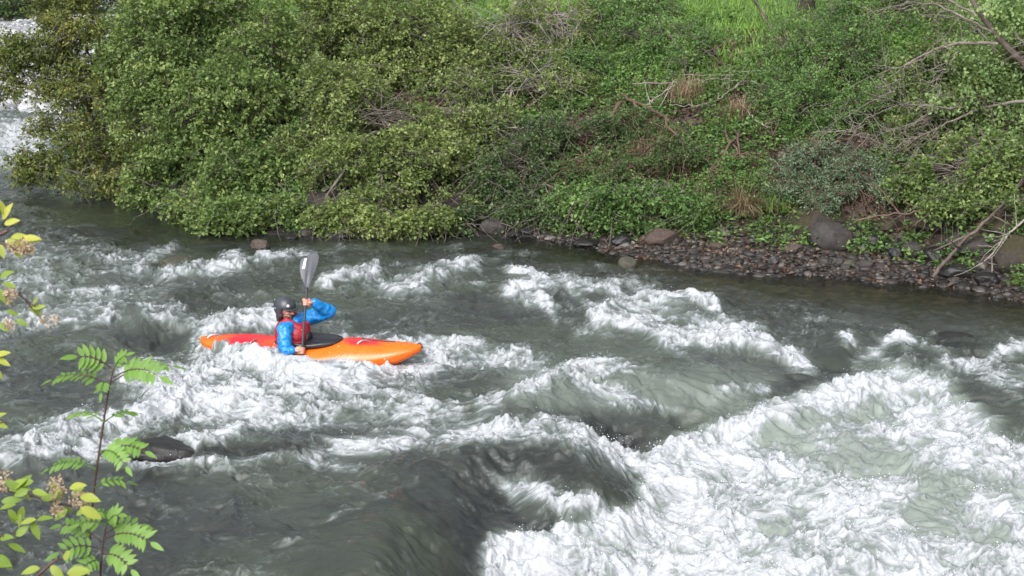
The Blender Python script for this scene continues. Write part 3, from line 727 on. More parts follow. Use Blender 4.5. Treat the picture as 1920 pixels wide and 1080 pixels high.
# ---- leaning tree at the right edge with bare pale limbs
def leaning_tree():
    rng = np.random.default_rng(77)
    y = 25.6
    root0 = np.array(gbase(2010, 470, 25.9))
    root = empty('leaning_tree', root0); tag(root, 'leaning tree with bare pale limbs and light green leaves at the right edge', 'tree')
    tb = Tubes()
    def pl(pts, r0, r1, yy, m=6, k=None):
        P = np.array([np.array(at_y(u, v, q)) for (u, v), q in zip(pts, np.broadcast_to(yy, len(pts)))])
        t = np.linspace(0, len(P) - 1, max(8, len(P) * 4)); Q = np.stack([np.interp(t, np.arange(len(P)), P[:, a]) for a in range(3)], -1)
        Q[1:-1] += rng.normal(0, .012, (len(Q) - 2, 3))
        tb.add(Q - root0, np.linspace(r0, r1, len(Q)), m); return Q
    tr = [np.array(root0) - [0, 0, .2]] + [np.array(at_y(u, v, y)) for u, v in [(1990, 330), (1965, 210), (1922, 120), (1872, 72), (1838, 25), (1790, -50)]]
    tb.add(np.array(tr) - root0, [.085, .072, .064, .054, .045, .038, .028], 8)
    me = tb.mesh('trunk'); link('trunk', me, BARK['bark'], root)
    tb = Tubes()
    limbs = [([(1960,190),(1900,192),(1830,205),(1760,200),(1690,195)],.032,.008), ([(1870,82),(1800,80),(1760,90),(1700,118),(1640,145)],.03,.006),
             ([(1830,206),(1790,225),(1740,248),(1700,265),(1650,290)],.02,.005), ([(1975,245),(1900,265),(1860,275),(1810,315),(1760,352)],.028,.006),
             ([(1860,60),(1810,35),(1760,10),(1700,5),(1640,20)],.02,.005), ([(1800,88),(1780,120),(1762,150),(1758,185)],.012,.005),
             ([(1900,60),(1925,90),(1960,130)],.02,.012), ([(1830,30),(1770,-5),(1720,-30)],.022,.008), ([(1690,195),(1640,215),(1600,240),(1540,250)],.008,.003),
             ([(1760,200),(1700,235),(1640,255),(1600,245)],.008,.003), ([(1760,248),(1720,280),(1690,330)],.009,.004), ([(1900,265),(1905,310),(1890,350)],.010,.004),
             ([(1700,118),(1690,160),(1660,190)],.007,.003), ([(1940,300),(1880,340),(1820,360),(1770,370)],.012,.004), ([(1660,290),(1668,350),(1675,400)],.007,.003),
             ([(1740,205),(1745,230),(1760,262)],.007,.003), ([(1800,280),(1770,300),(1740,330)],.007,.003)]
    tips = []
    for pts, a, b in limbs:
        Q = pl(pts, a, b, y - .2 + rng.normal(0, .15, len(pts))); tips.append(Q)
    # fine bare twigs
    B = []
    for Q in tips:
        for q in Q[len(Q) // 3:]:
            for _ in range(2):
                d = rng.normal(0, 1, 3) * [1, .6, .7] + [-.8, 0, -.3]; d /= np.linalg.norm(d); l = rng.uniform(.18, .6)
                B.append(q + d * l * np.linspace(0, 1, 6)[:, None] + np.cumsum(rng.normal(0, .02, (6, 3)), 0) - root0)
    tb.batch(np.array(B), np.tile(np.linspace(.006, .0025, 6), (len(B), 1)), 4)
    link('limbs', tb.mesh('limbs'), BARK['limb'], root)
    # leaf clusters
    n = 520
    lob = np.array([(1850,150,60,40),(1910,40,40,30),(1880,180,60,45),(1850,230,75,40),(1900,250,50,40),(1815,100,40,30),(1790,190,45,25),(1880,20,60,30)], float)
    li = rng.integers(0, len(lob), n); an = rng.uniform(0, 2 * PI, n); rr = rng.random(n) ** .5
    Q = np.array([np.array(at_y(lob[i, 0] + lob[i, 2] * r * math.cos(a), lob[i, 1] + lob[i, 3] * r * math.sin(a), y + .35 + rng.normal(0, .35))) for i, a, r in zip(li, an, rr)])
    m = 15; P = Q[:, None] + rng.normal(0, .065, (n, m, 3)); Dr = unit(rng.normal(0, 1, (n, m, 3)) + [0, -.2, -.2])
    tint = np.clip(.5 + .2 * rng.normal(0, 1, (n, 1)) + .12 * rng.normal(0, 1, (n, m)), 0, 1); l = .060 * rng.uniform(.7, 1.2, (n, m))
    link('crown', leaves_mesh('crown', P.reshape(-1, 3) - root0, Dr.reshape(-1, 3), l.ravel(), (l * .45).ravel(), tint.ravel(), rng), leaf_mat('leaf_pale', (.12, .19, .070), (.22, .31, .115), (.36, .45, .20)), root)
leaning_tree()

# ---- fallen branches
def branch(label, pts, ys, r0, r1, bk, seed, twigs=0, lift=None, cat='branch'):
    rng = np.random.default_rng(seed)
    P = np.array([np.array(at_y(u, v, min(y, hit_y(u, v) - .38))) for (u, v), y in zip(pts, ys)])
    t = np.linspace(0, len(P) - 1, len(P) * 5); Q = np.stack([np.interp(t, np.arange(len(P)), P[:, a]) for a in range(3)], -1)
    Q[1:-1] += rng.normal(0, .012, (len(Q) - 2, 3))
    o = Q[0].copy(); tb = Tubes(); tb.add(Q - o, np.linspace(r0, r1, len(Q)), 6)
    for _ in range(twigs):
        q = Q[rng.integers(len(Q) // 4, len(Q))]; d = rng.normal(0, 1, 3) * [1, .4, .7]; d /= np.linalg.norm(d)
        l = rng.uniform(.2, .6); tb.add(q - o + d * l * np.linspace(0, 1, 5)[:, None] + np.cumsum(rng.normal(0, .015, (5, 3)), 0), np.linspace(r1 * .9, r1 * .4, 5), 4)
    ob = link('fallen_branch', tb.mesh('fallen_branch'), BARK[bk]); ob.location = o
    tag(ob, label, cat, 'dead branches on the bank')
branch('long dead branch slanting from the bank down into the shallow water', [(1748,522),(1790,470),(1835,425),(1885,380),(1930,320)], [22.9,23.6,24.2,24.6,24.9], .028,.020,'bark', 1, 6)
branch('pale bare branch lying level across the slope above the dry straw', [(1185,157),(1270,156),(1345,147),(1400,154),(1460,162)], [28.9]*5, .012,.008,'limb', 2, 8)
branch('thin pale branch running level just above the longer one', [(1280,140),(1360,141),(1440,131),(1500,128)], [29.1]*4, .008,.009,'limb', 3, 3)
branch('curved pale branch sagging below the level one on the slope', [(1260,198),(1310,198),(1350,185),(1385,155)], [28.5]*4, .007,.011,'limb', 4, 6)
branch('short forked dead branch in the shaded grass left of the straw', [(1195,210),(1230,182),(1265,160)], [28.7]*3, .008,.012,'pale', 5, 6)
branch('dead stick lying across the bare red-brown scar of the slope', [(1395,200),(1412,222),(1440,240)], [28.2]*3, .012,.010,'pale', 6, 2)
branch('pale vine looping over the creepers at the top of the bank', [(1000,95),(1050,92),(1080,75),(1085,40),(1040,20)], [29.6]*5, .006,.007,'limb', 7, 4)
branch('thin dark stem leaning at the top of the slope by the bright meadow', [(1410,-10),(1430,30),(1450,60),(1475,90)], [31]*4, .025,.016,'bark', 8, 2)
branch('dark root lying along the foot of the bank right of the boulder', [(1600,412),(1660,405),(1720,396),(1775,402)], [24.9]*4, .014,.018,'red', 9, 6)
branch('twiggy dead branch at the right edge above the mossy boulder', [(1935,400),(1900,430),(1880,450),(1845,490)], [23.6]*4, .018,.008,'pale', 10, 14)

# ---- grass tufts of dry straw
def straw_tuft(label, u, v, y, r, h, n, seed, kind='straw', fallr=1.0, cat='dry grass', name='straw_tuft'):
    rng = np.random.default_rng(seed); y = hit_y(u, v) - .05; b = at_y(u, v, y); o = np.array([b.x, y, float(ground_z(b.x, y))])
    k = 6; t = np.linspace(0, 1, k)
    a = rng.uniform(0, 2 * PI, n); f = rng.uniform(.2, 1, n) * fallr; L = h * rng.uniform(.6, 1.25, n)
    B = np.stack([rng.normal(0, r * .25, n), rng.normal(0, r * .25, n), np.zeros(n)], -1)
    hx = (f[:, None] * t ** 1.5) * L[:, None]; hz = L[:, None] * (t - .75 * f[:, None] * t ** 2.2)
    P = np.stack([B[:, 0:1] + np.cos(a)[:, None] * hx, B[:, 1:2] + np.sin(a)[:, None] * hx * .8 - .25 * hx, hz], -1)
    S = np.stack([-np.sin(a), np.cos(a), np.zeros(n)], -1)[:, None] * (.0065 * (1 - t * .8))[None, :, None]
    V = np.stack([P - S, P + S], 2).reshape(-1, 3)
    i = np.arange(n * k * 2).reshape(n, k, 2); F = np.stack([i[:, :-1, 0], i[:, :-1, 1], i[:, 1:, 1], i[:, 1:, 0]], -1).reshape(-1, 4)
    ob = link(name, npmesh(name, V, F, False, {'tint': np.repeat(rng.random(n), k * 2)}), LM[kind]); ob.location = o
    tag(ob, label, cat, 'tufts on the slope')
straw_tuft('big tuft of dry straw hanging over the top of the gravel beach', 1398, 400, 25.9, .35, .62, 520, 1, fallr=1.2)
straw_tuft('pale dry straw standing on the slope under the level bare branch', 1290, 190, 28.8, .5, .55, 380, 2)
straw_tuft('dusty pink dry grass beside the red-brown scar on the slope', 1385, 225, 28.3, .35, .50, 260, 3)
straw_tuft('low dry straw tuft left of the big one at the top of the beach', 1330, 372, 26.6, .4, .45, 240, 4)
straw_tuft('dry straw tuft in shade beside the fine-leaved shrub', 1205, 300, 28.0, .35, .45, 220, 5)
straw_tuft('broad clump of green grass blades in front of the grey-green shrub', 1450, 385, 26.1, .5, .40, 420, 6, 'grass', cat='grass tuft', name='grass_tuft')
straw_tuft('green grass tuft sprouting over the big straw tuft', 1412, 360, 26.2, .3, .45, 300, 7, 'fresh', cat='grass tuft', name='grass_tuft')

# ---- loose cover: leaf litter, herbs, meadow grass, gravel
def scatter(n, dlo, dhi, xlo, xhi, rng, pw=1.0):
    x = rng.uniform(xlo, xhi, n); d = dlo + (dhi - dlo) * rng.random(n) ** pw
    y = shore_y(x) + np.interp(x, _bwx, _bwv) + d
    ok = x > XL + .2 + 0 * y
    x, y = x[ok], y[ok]
    return np.stack([x, y, ground_z(x, y)], -1)

def cover():
    rng = np.random.default_rng(5)
    P = scatter(44000, -1.2, 6.5, XL, 9.5, rng); P = P[(P[:, 0] > at(1080, 455).x) | (P[:, 1] - shore_y(P[:, 0]) > 1.3)]; P = P[rng.random(len(P)) < np.clip(.55 + (P[:, 1] - shore_y(P[:, 0])) * .35, 0, 1)]; n = len(P)
    P[:, 2] += rng.uniform(.005, .05, n)
    Dr = unit(rng.normal(0, 1, (n, 3)) * [1, 1, .35]); l = rng.uniform(.04, .10, n)
    tag(link('leaf_litter', leaves_mesh('leaf_litter', P, Dr, l, l * .36, rng.random(n) ** 1.3, rng, .5, .9), LM['litter']), 'brown fallen leaves carpeting the bank', 'leaf litter', kind='stuff')
    # herbs: little upright rosettes in patches
    Q = scatter(18000, -.25, 7.5, XL, 9.8, rng); Q = Q[(gn3(Q, .9, 12) + .5 * gn3(Q, 2.6, 15)) > -.12]; n = len(Q); m = 11
    st = rng.uniform(.05, .34, (n, 1)); hz = rng.random((n, m)) * st
    P = Q[:, None] + np.stack([rng.normal(0, .05, (n, m)), rng.normal(0, .05, (n, m)), hz], -1)
    Dr = unit(np.stack([rng.normal(0, 1, (n, m)), rng.normal(0, 1, (n, m)) - .2, rng.normal(.25, .4, (n, m))], -1)); l = rng.uniform(.035, .085, (n, m))
    tint = np.clip(.40 + .22 * rng.normal(0, 1, (n, 1)) + .1 * rng.normal(0, 1, (n, m)), 0, 1)
    tag(link('undergrowth', leaves_mesh('undergrowth', P.reshape(-1, 3), Dr.reshape(-1, 3), l.ravel(), (l * .34).ravel(), tint.ravel(), rng), LM['fresh']), 'low green herbs covering the slope between the shrubs', 'undergrowth', kind='stuff')
    # meadow grass
    G = scatter(34000, 3.6, 16, XL, 12, rng); n = len(G); Dr = unit(np.stack([rng.normal(0, .4, n), rng.normal(0, .4, n), np.ones(n)], -1)); l = rng.uniform(.10, .28, n)
    tag(link('meadow_grass', leaves_mesh('meadow_grass', G, Dr, l, np.full(n, .012), rng.random(n), rng, .1, .1), LM['grass']), 'bright meadow grass on top of the bank', 'grass', kind='stuff')
cover()

# ---- stones
def stone_mat(name, a, b, rough=.8, moss=None, mossk=.55):
    m, nt, out = mat(name)
    p = N(nt, 'ShaderNodeBsdfPrincipled', Roughness=rough)
    tc = N(nt, 'ShaderNodeTexCoord'); geo = N(nt, 'ShaderNodeNewGeometry')
    n1 = N(nt, 'ShaderNodeTexNoise', Scale=5.0, Detail=8.0, Roughness=.65); n2 = N(nt, 'ShaderNodeTexNoise', Scale=22.0, Detail=6.0, Roughness=.7)
    for n in (n1, n2): nt.links.new(geo.outputs['Position'], n.inputs['Vector'])
    c = ramp(nt, n2.outputs['Fac'], [(.3, a), (.7, b)])
    if moss:
        sp = N(nt, 'ShaderNodeSeparateXYZ'); nt.links.new(geo.outputs['Normal'], sp.inputs[0])
        ad = N(nt, 'ShaderNodeMath', operation='ADD'); nt.links.new(sp.outputs['Z'], ad.inputs[0]); nt.links.new(n1.outputs['Fac'], ad.inputs[1])
        f = ramp(nt, ad.outputs[0], [(mossk, (0, 0, 0)), (min(1, mossk + .25), (1, 1, 1))])
        x = N(nt, 'ShaderNodeMix', data_type='RGBA'); nt.links.new(f, x.inputs['Factor']); nt.links.new(c, x.inputs[6])
        mc = ramp(nt, n2.outputs['Fac'], [(.3, moss), (.7, tuple(q * 2.0 for q in moss))]); nt.links.new(mc, x.inputs[7]); c = x.outputs[2]
    nt.links.new(c, p.inputs['Base Color'])
    b_ = N(nt, 'ShaderNodeBump', Strength=.5, Distance=.03); nt.links.new(n2.outputs['Fac'], b_.inputs['Height']); nt.links.new(b_.outputs[0], p.inputs['Normal'])
    nt.links.new(p.outputs[0], out.inputs[0]); return m
SM = {
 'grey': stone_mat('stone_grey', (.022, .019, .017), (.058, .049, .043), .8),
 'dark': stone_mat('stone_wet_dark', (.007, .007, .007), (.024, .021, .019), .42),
 'mossy': stone_mat('stone_mossy', (.022, .018, .014), (.055, .043, .034), .9, (.022, .018, .007), .75),
 'red': stone_mat('stone_reddish', (.038, .025, .019), (.080, .054, .042), .75),
 'olive': stone_mat('stone_olive', (.035, .034, .022), (.075, .07, .046), .7),
 'pebble': None,
}
def stone_mesh(name, sx, sy, sz, seed, sub=4, rough=.22, flat=.5):
    rng = np.random.default_rng(seed)
    bm = bmesh.new(); bmesh.ops.create_icosphere(bm, subdivisions=sub, radius=1)
    V = np.array([v.co for v in bm.verts])
    # chipped facets: cut by a few random planes, then roughen
    for _ in range(11):
        nrm = unit(rng.normal(0, 1, 3)); k = rng.uniform(.62, .95); dd = V @ nrm - k; V = V - np.clip(dd, 0, None)[:, None] * nrm * .9
    V = V * (1 + rough * .6 * gn3(V, 1.3, seed)[:, None] + rough * .35 * gn3(V, 3.4, seed + 2)[:, None] + rough * .14 * gn3(V, 8, seed + 4)[:, None])
    V = V * np.array([sx, sy, sz])
    for v, c in zip(bm.verts, V): v.co = c
    me = bpy.data.meshes.new(name); bm.to_mesh(me); bm.free()
    me.polygons.foreach_set('use_smooth', np.ones(len(me.polygons), bool)); return me

def rock(label, u, v, wpx, hpx, mt, seed, z=None, group=None, name='boulder', rz=None, deep=.8, sink=.3, tilt=0):
    """stone whose foot is seen at (u, v)"""
    if z is None:
        p = at_y(u, v, hit_y(u, v))
        if p.z < -.05: p = at(u, v, -.05)
    else: p = at(u, v, z)
    s = (p.y * CP + (CAM_H - p.z) * SP) / FPX
    sx = wpx * s / 2; sy = sx * deep; sz = hpx * s / 2 * 1.15
    o = link(name, stone_mesh(name, sx, sy, sz, seed), SM[mt])
    o.location = (p.x, p.y + sy * .8, p.z + sz * (1 - sink)); o.rotation_euler = (0, tilt, random.uniform(-.4, .4) if rz is None else rz)
    tag(o, label, 'rock', group)
GR = 'rocks along the far bank'
rock('big rounded grey boulder under a brown mossy overhang at the back of the beach', 1562, 474, 86, 56, 'grey', 3, group=GR, sink=.25)
rock('brown moss-covered hump behind the big grey boulder', 1535, 450, 150, 70, 'mossy', 4, group=GR, sink=.3)
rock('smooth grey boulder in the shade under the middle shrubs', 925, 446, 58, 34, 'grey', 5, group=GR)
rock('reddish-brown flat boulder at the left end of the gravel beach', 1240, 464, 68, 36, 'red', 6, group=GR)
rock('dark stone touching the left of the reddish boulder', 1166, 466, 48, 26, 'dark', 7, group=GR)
rock('round grey stone in the row left of the slanting dead branch', 1712, 488, 46, 32, 'grey', 8, group=GR)
rock('small dark round stone next to the round grey one', 1680, 488, 28, 26, 'dark', 9, group=GR)
rock('slanted grey slab at the foot of the twiggy dead branch', 1848, 484, 95, 34, 'grey', 10, group=GR, tilt=-.25)
rock('large mossy brown boulder cut by the right edge of the picture', 1915, 515, 100, 78, 'mossy', 11, group=GR)
rock('flat black wet slab at the edge of the shallows', 1376, 512, 50, 11, 'dark', 12, group=GR, sink=.4)
rock('small dark brown stone left of the flat black slab', 1318, 516, 26, 16, 'dark', 13, group=GR)
rock('olive mossy stone standing in the shallow riffle', 1178, 510, 38, 28, 'olive', 14, z=-.02, group=GR)
rock('brown stone with water running round it near the drooping shrub', 487, 470, 42, 20, 'red', 15, z=-.02, group=GR)
rock('low brown rock just breaking the surface in the riffle on the left', 330, 506, 90, 22, 'olive', 16, z=-.02, group=GR)
rock('orange-brown stone in the dark water below the grey boulder', 936, 470, 26, 12, 'red', 17, z=0.0, group=GR)
rock('dark angular rock at the water under the left shrub, nearer one', 372, 384, 70, 24, 'dark', 18, group=GR)
rock('dark angular rock behind the nearer one under the left shrub', 330, 366, 60, 26, 'dark', 19, group=GR)
rock('grey stone at the waterline right of the drooping branch tips', 580, 447, 42, 20, 'grey', 20, group=GR)
rock('olive rounded stone at the waterline below the row of stones', 1594, 506, 30, 18, 'olive', 21, group=GR)
rock('brown mossy lump at the foot of the right-hand shrub', 1780, 440, 120, 34, 'mossy', 22, group=GR)
rock('mossy stone below the low bright bush', 1250, 437, 60, 24, 'mossy', 23, group=GR)
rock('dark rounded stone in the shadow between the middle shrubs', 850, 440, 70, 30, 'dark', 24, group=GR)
rr_ = random.Random(4)
for i in range(14):
    rock('small dark stone among the gravel along the waterline', 1430 + i * 34 + rr_.uniform(-14, 14), 500 + i * 2.6 + rr_.uniform(-16, 6), rr_.uniform(16, 34), rr_.uniform(9, 18), rr_.choice(['dark', 'grey', 'grey', 'red']), 60 + i, group='small stones along the waterline', name='shore_stone')
for i in range(9):
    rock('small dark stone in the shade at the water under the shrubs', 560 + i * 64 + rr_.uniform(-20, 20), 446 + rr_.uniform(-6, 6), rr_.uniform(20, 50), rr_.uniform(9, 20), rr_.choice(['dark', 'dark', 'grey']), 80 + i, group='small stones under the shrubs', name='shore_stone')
for k, (u, v, wpx, hpx, mt, lab) in enumerate([
    (1640, 470, 60, 34, 'dark', 'dark stone right of the big grey boulder'), (1665, 440, 70, 30, 'mossy', 'mossy brown stone high on the bank above the round stones'), (1760, 500, 66, 34, 'dark', 'dark wet block at the slanting dead branch'),
    (1805, 468, 60, 30, 'grey', 'grey stone tucked under the right-hand shrub'), (1800, 528, 74, 30, 'dark', 'black wet rock at the water left of the large mossy boulder'), (1855, 540, 64, 26, 'dark', 'black flat rock at the water below the large mossy boulder'),
    (1890, 448, 80, 40, 'mossy', 'mossy stone above the slanted slab'), (1490, 478, 40, 22, 'red', 'reddish stone left of the big grey boulder'), (1440, 462, 34, 16, 'grey', 'flat grey stone below the big straw tuft'),
    (1345, 470, 30, 15, 'red', 'small reddish stone in the middle of the gravel'), (1100, 468, 52, 18, 'dark', 'low dark rock at the waterline left of the gravel')]):
    rock(lab, u, v, wpx, hpx, mt, 120 + k, group=GR)
# rocks in the rapids
rock('black rock standing out of the foam behind the rowan sapling', 284, 880, 210, 50, 'dark', 31, z=.0, group='rocks in the rapids', rz=-.1, sink=.35, deep=.55)
rock('dark rock with water pouring over it at the right edge of the rapids', 1797, 664, 92, 36, 'dark', 33, z=-.07, group='rocks in the rapids', rz=0)
rock('dark wet rock in the slot between the two foam falls', 1158, 868, 110, 56, 'dark', 32, z=-.45, group='rocks in the rapids', rz=0)

def pebbles():
    bm = bmesh.new(); bmesh.ops.create_icosphere(bm, subdivisions=2, radius=1)
    sv = np.array([q.co for q in bm.verts]); bm.verts.index_update(); sf = np.array([[q.index for q in f.verts] for f in bm.faces]); bm.free()
    def lay(P, rad, rng, m, name, label, cat):
        n = len(P)
        nz = 1 + .28 * np.stack([gn3(sv, 1.6, int(s)) for s in rng.integers(0, 30, n)])
        a = rng.uniform(0, 2 * PI, n); ca, sa = np.cos(a), np.sin(a)
        S = sv[None] * nz[..., None] * np.stack([rng.uniform(.8, 1.5, n), rng.uniform(.6, 1.1, n), rng.uniform(.35, .75, n)], -1)[:, None] * rad[:, None, None]
        V = np.stack([S[..., 0] * ca[:, None] - S[..., 1] * sa[:, None], S[..., 0] * sa[:, None] + S[..., 1] * ca[:, None], S[..., 2]], -1) + P[:, None]
        F = (sf[None] + (np.arange(n) * len(sv))[:, None, None]).reshape(-1, 3)
        tag(link(name, npmesh(name, V.reshape(-1, 3), F, True, {'tint': np.repeat(rng.random(n), len(sv))}), m), label, cat, kind='stuff')
    def pm(name, stops, rough):
        m, nt, out = mat(name); p = N(nt, 'ShaderNodeBsdfPrincipled', Roughness=rough)
        nt.links.new(ramp(nt, attr(nt, 'tint'), stops), p.inputs['Base Color']); nt.links.new(p.outputs[0], out.inputs[0]); return m
    rng = np.random.default_rng(8)
    n = 7500; x = rng.uniform(at(1000, 450).x, 9.5, n); sy = shore_y(x); bw = np.interp(x, _bwx, _bwv)
    y = sy - .35 + (bw + .6) * rng.random(n); P = np.stack([x, y, ground_z(x, y) + .01], -1)
    lay(P, (.010 + .075 * rng.random(n) ** 6) * rng.uniform(.7, 1.3, n), rng, pm('gravel_stones', [(0, (.008, .007, .006)), (.5, (.024, .020, .017)), (.86, (.052, .041, .033)), (1, (.13, .115, .10))], .6), 'gravel', 'dark mixed gravel of the little beach', 'gravel')
    n = 4200; x = rng.uniform(at(-150, 200).x - 8, XL, n); y = shore_y(x) - .3 + 25 * rng.random(n) ** 1.4; P = np.stack([x, y, ground_z(x, y)], -1)
    lay(P, .07 + .17 * rng.random(n) ** 2, rng, pm('cobble_stones', [(0, (.16, .16, .165)), (.6, (.32, .32, .33)), (1, (.45, .44, .43))], .75), 'cobbles', 'pale rounded cobbles of the bar upstream', 'cobbles')
pebbles()
# ================================================================== KAYAK
TS, TB = at(378, 633, .24), at(792, 650, .27)
KC = (TS + TB) / 2; KYAW = math.atan2(TB.y - TS.y, TB.x - TS.x); KL = math.hypot(TB.x - TS.x, TB.y - TS.y)
KLOC = Vector((KC.x, KC.y, 0.02)); KROT = Euler((R(5), R(-.5), KYAW))

def superpt(c, n): return math.copysign(abs(c) ** (2 / n), c)

def hull_dims(s):
    a = abs(s)
    wd = .325 * max(0, 1 - a ** 2.3) ** .62 + .012
    if s > 0: wd *= 1 - .10 * s
    keel = -.13 + (.33 if s > 0 else .30) * a ** 2.6
    gun = .085 + (.155 if s > 0 else .135) * a ** 2.2
    deck = gun + .135 * (1 - a ** 3.2) + .028 + (.035 * math.exp(-((s - .38) / .22) ** 2)) + .02 * math.exp(-((s + .55) / .25) ** 2)
    return wd, keel, gun, deck

def build_kayak():
    root = empty('kayak'); root.location = KLOC; root.rotation_euler = KROT
    tag(root, 'orange and red whitewater kayak crossing the rapids', 'kayak')
    ns, nr = 61, 40
    V = []
    for i in range(ns):
        s = -1 + 2 * i / (ns - 1); s = math.copysign(1 - (1 - abs(s)) ** 1.5, s) if abs(s) > .0 else 0
        wd, kz, gz, dz = hull_dims(s)
        for j in range(nr):
            a = 2 * PI * j / nr; c, sn = math.cos(a), math.sin(a)
            if sn >= 0: y = wd * superpt(c, 2.0); z = gz + (dz - gz) * superpt(sn, 1.75)
            else: y = wd * superpt(c, 2.7); z = gz + (gz - kz) * superpt(sn, 2.3)
            # moulded crease along the gunwale
            y *= 1 + .012 * math.exp(-((z - gz) / .012) ** 2)
            V.append((s * KL / 2, y, z))
    F = [(i * nr + j, i * nr + (j + 1) % nr, (i + 1) * nr + (j + 1) % nr, (i + 1) * nr + j) for i in range(ns - 1) for j in range(nr)]
    F = [f[::-1] for f in F]
    me = bpy.data.meshes.new('hull'); me.from_pydata(V, [], F + [tuple(range(nr)), tuple(reversed(range((ns - 1) * nr, ns * nr)))])
    for p in me.polygons: p.use_smooth = True
    m, nt, out = mat('kayak_plastic')
    p = N(nt, 'ShaderNodeBsdfPrincipled', Roughness=.30); p.inputs['Specular IOR Level'].default_value = .5
    tc = N(nt, 'ShaderNodeTexCoord'); sp = N(nt, 'ShaderNodeSeparateXYZ'); nt.links.new(tc.outputs['Object'], sp.inputs[0])
    nz = N(nt, 'ShaderNodeTexNoise', Scale=2.6, Detail=4.0); mp = N(nt, 'ShaderNodeMapping'); mp.inputs['Scale'].default_value = (1, 2.2, 4)
    nt.links.new(tc.outputs['Object'], mp.inputs[0]); nt.links.new(mp.outputs[0], nz.inputs['Vector'])
    fx = N(nt, 'ShaderNodeMath', operation='MULTIPLY_ADD'); nt.links.new(nz.outputs['Fac'], fx.inputs[0]); fx.inputs[1].default_value = .70; nt.links.new(sp.outputs['X'], fx.inputs[2])
    nrm = N(nt, 'ShaderNodeMapRange'); nt.links.new(fx.outputs[0], nrm.inputs[0]); nrm.inputs[1].default_value = -1.4; nrm.inputs[2].default_value = 1.6
    # moulded-in colour: red swirls abaft the cockpit and on the foredeck, orange ends
    O, Rd = (.88, .145, .008), (.80, .020, .030)
    c1 = ramp(nt, nrm.outputs[0], [(0, O), (.18, O), (.29, Rd), (.39, Rd), (.55, O), (.70, O), (1, O)])
    top = ramp(nt, sp.outputs['Z'], [(.262, (0, 0, 0)), (.285, (1, 1, 1))])
    fd = ramp(nt, nrm.outputs[0], [(.71, (0, 0, 0)), (.74, (1, 1, 1)), (.87, (1, 1, 1)), (.92, (0, 0, 0))])
    ml = N(nt, 'ShaderNodeMath', operation='MULTIPLY'); nt.links.new(top, ml.inputs[0]); nt.links.new(fd, ml.inputs[1])
    x = N(nt, 'ShaderNodeMix', data_type='RGBA'); nt.links.new(ml.outputs[0], x.inputs['Factor']); nt.links.new(c1, x.inputs[6]); x.inputs[7].default_value = (*Rd, 1)
    n2 = N(nt, 'ShaderNodeTexNoise', Scale=9.0, Detail=6.0, Roughness=.7); nt.links.new(tc.outputs['Object'], n2.inputs['Vector'])
    sc = ramp(nt, n2.outputs['Fac'], [(.35, (.86, .86, .86)), (.6, (1, 1, 1))])
    y = N(nt, 'ShaderNodeMixRGB', blend_type='MULTIPLY'); y.inputs[0].default_value = 1; nt.links.new(x.outputs[2], y.inputs[1]); nt.links.new(sc, y.inputs[2])
    nt.links.new(y.outputs[0], p.inputs['Base Color'])
    rr = ramp(nt, n2.outputs['Fac'], [(.4, (.22,) * 3), (.65, (.42,) * 3)]); nt.links.new(rr, p.inputs['Roughness'])
    nt.links.new(p.outputs[0], out.inputs[0])
    link('hull', me, m, root)
    blk = simple('black_rubber', (.012, .012, .013), .45, (20, (.03, .03, .03)))
    met = simple('brushed_alloy', (.55, .56, .58), .32, (14, (.42, .43, .45)), metallic=.9)
    # cockpit coaming
    tb = Tubes(); a = np.linspace(0, 2 * PI, 49); cx = -.02
    tb.add(np.stack([cx - .02 + .39 * np.cos(a) * (1 + .08 * np.cos(a)), .20 * np.sin(a), .248 + .030 * np.cos(a)], -1), .016, 8)
    link('cockpit_rim', tb.mesh('cockpit_rim'), blk, root)
    def bar(x, y, lx, ang):
        _, _, g, d = hull_dims(x / (KL / 2)); wd = hull_dims(x / (KL / 2))[0]
        z = g + (d - g) * max(0, 1 - abs(y / wd) ** 1.75) ** (1 / 1.75)
        t = np.linspace(0, 1, 11); P = np.stack([(t - .5) * lx, np.zeros(11), .032 * np.sin(PI * t) ** .6 - .006], -1)
        ca, sa = math.cos(ang), math.sin(ang); Q = np.stack([P[:, 0] * ca - P[:, 1] * sa + x, P[:, 0] * sa + P[:, 1] * ca + y, P[:, 2] + z], -1)
        q = Tubes(); q.add(Q, .010, 7); o = link('grab_handle', q.mesh('grab_handle'), met, root)
    bar(-1.14, -.02, .16, .5); bar(-.62, -.13, .14, 1.1); bar(.66, -.06, .15, .55)
    # moulded lines on the deck and the bow toggle
    q = Tubes(); q.add(np.array([[KL / 2 - .06, 0, hull_dims(.955)[3] - .01], [KL / 2 - .02, 0, hull_dims(.97)[3] + .02], [KL / 2 + .015, 0, hull_dims(.98)[3] - .04]]), .008, 6)
    link('bow_loop', q.mesh('bow_loop'), blk, root)
    q = Tubes(); xs = np.linspace(.62, 1.0, 8)
    q.add(np.stack([xs, np.full(8, .02), [hull_dims(v / (KL / 2))[3] + .004 for v in xs]], -1), .006, 6)
    link('deck_seam', q.mesh('deck_seam'), blk, root)
    return root
KAY = build_kayak()

# ================================================================== PADDLER
def cap(a, b, ra, rb): return ('c', Vector(a), Vector(b), ra, rb)
def ell(c, r, rot=(0, 0, 0)): return ('e', Vector(c), r, rot)

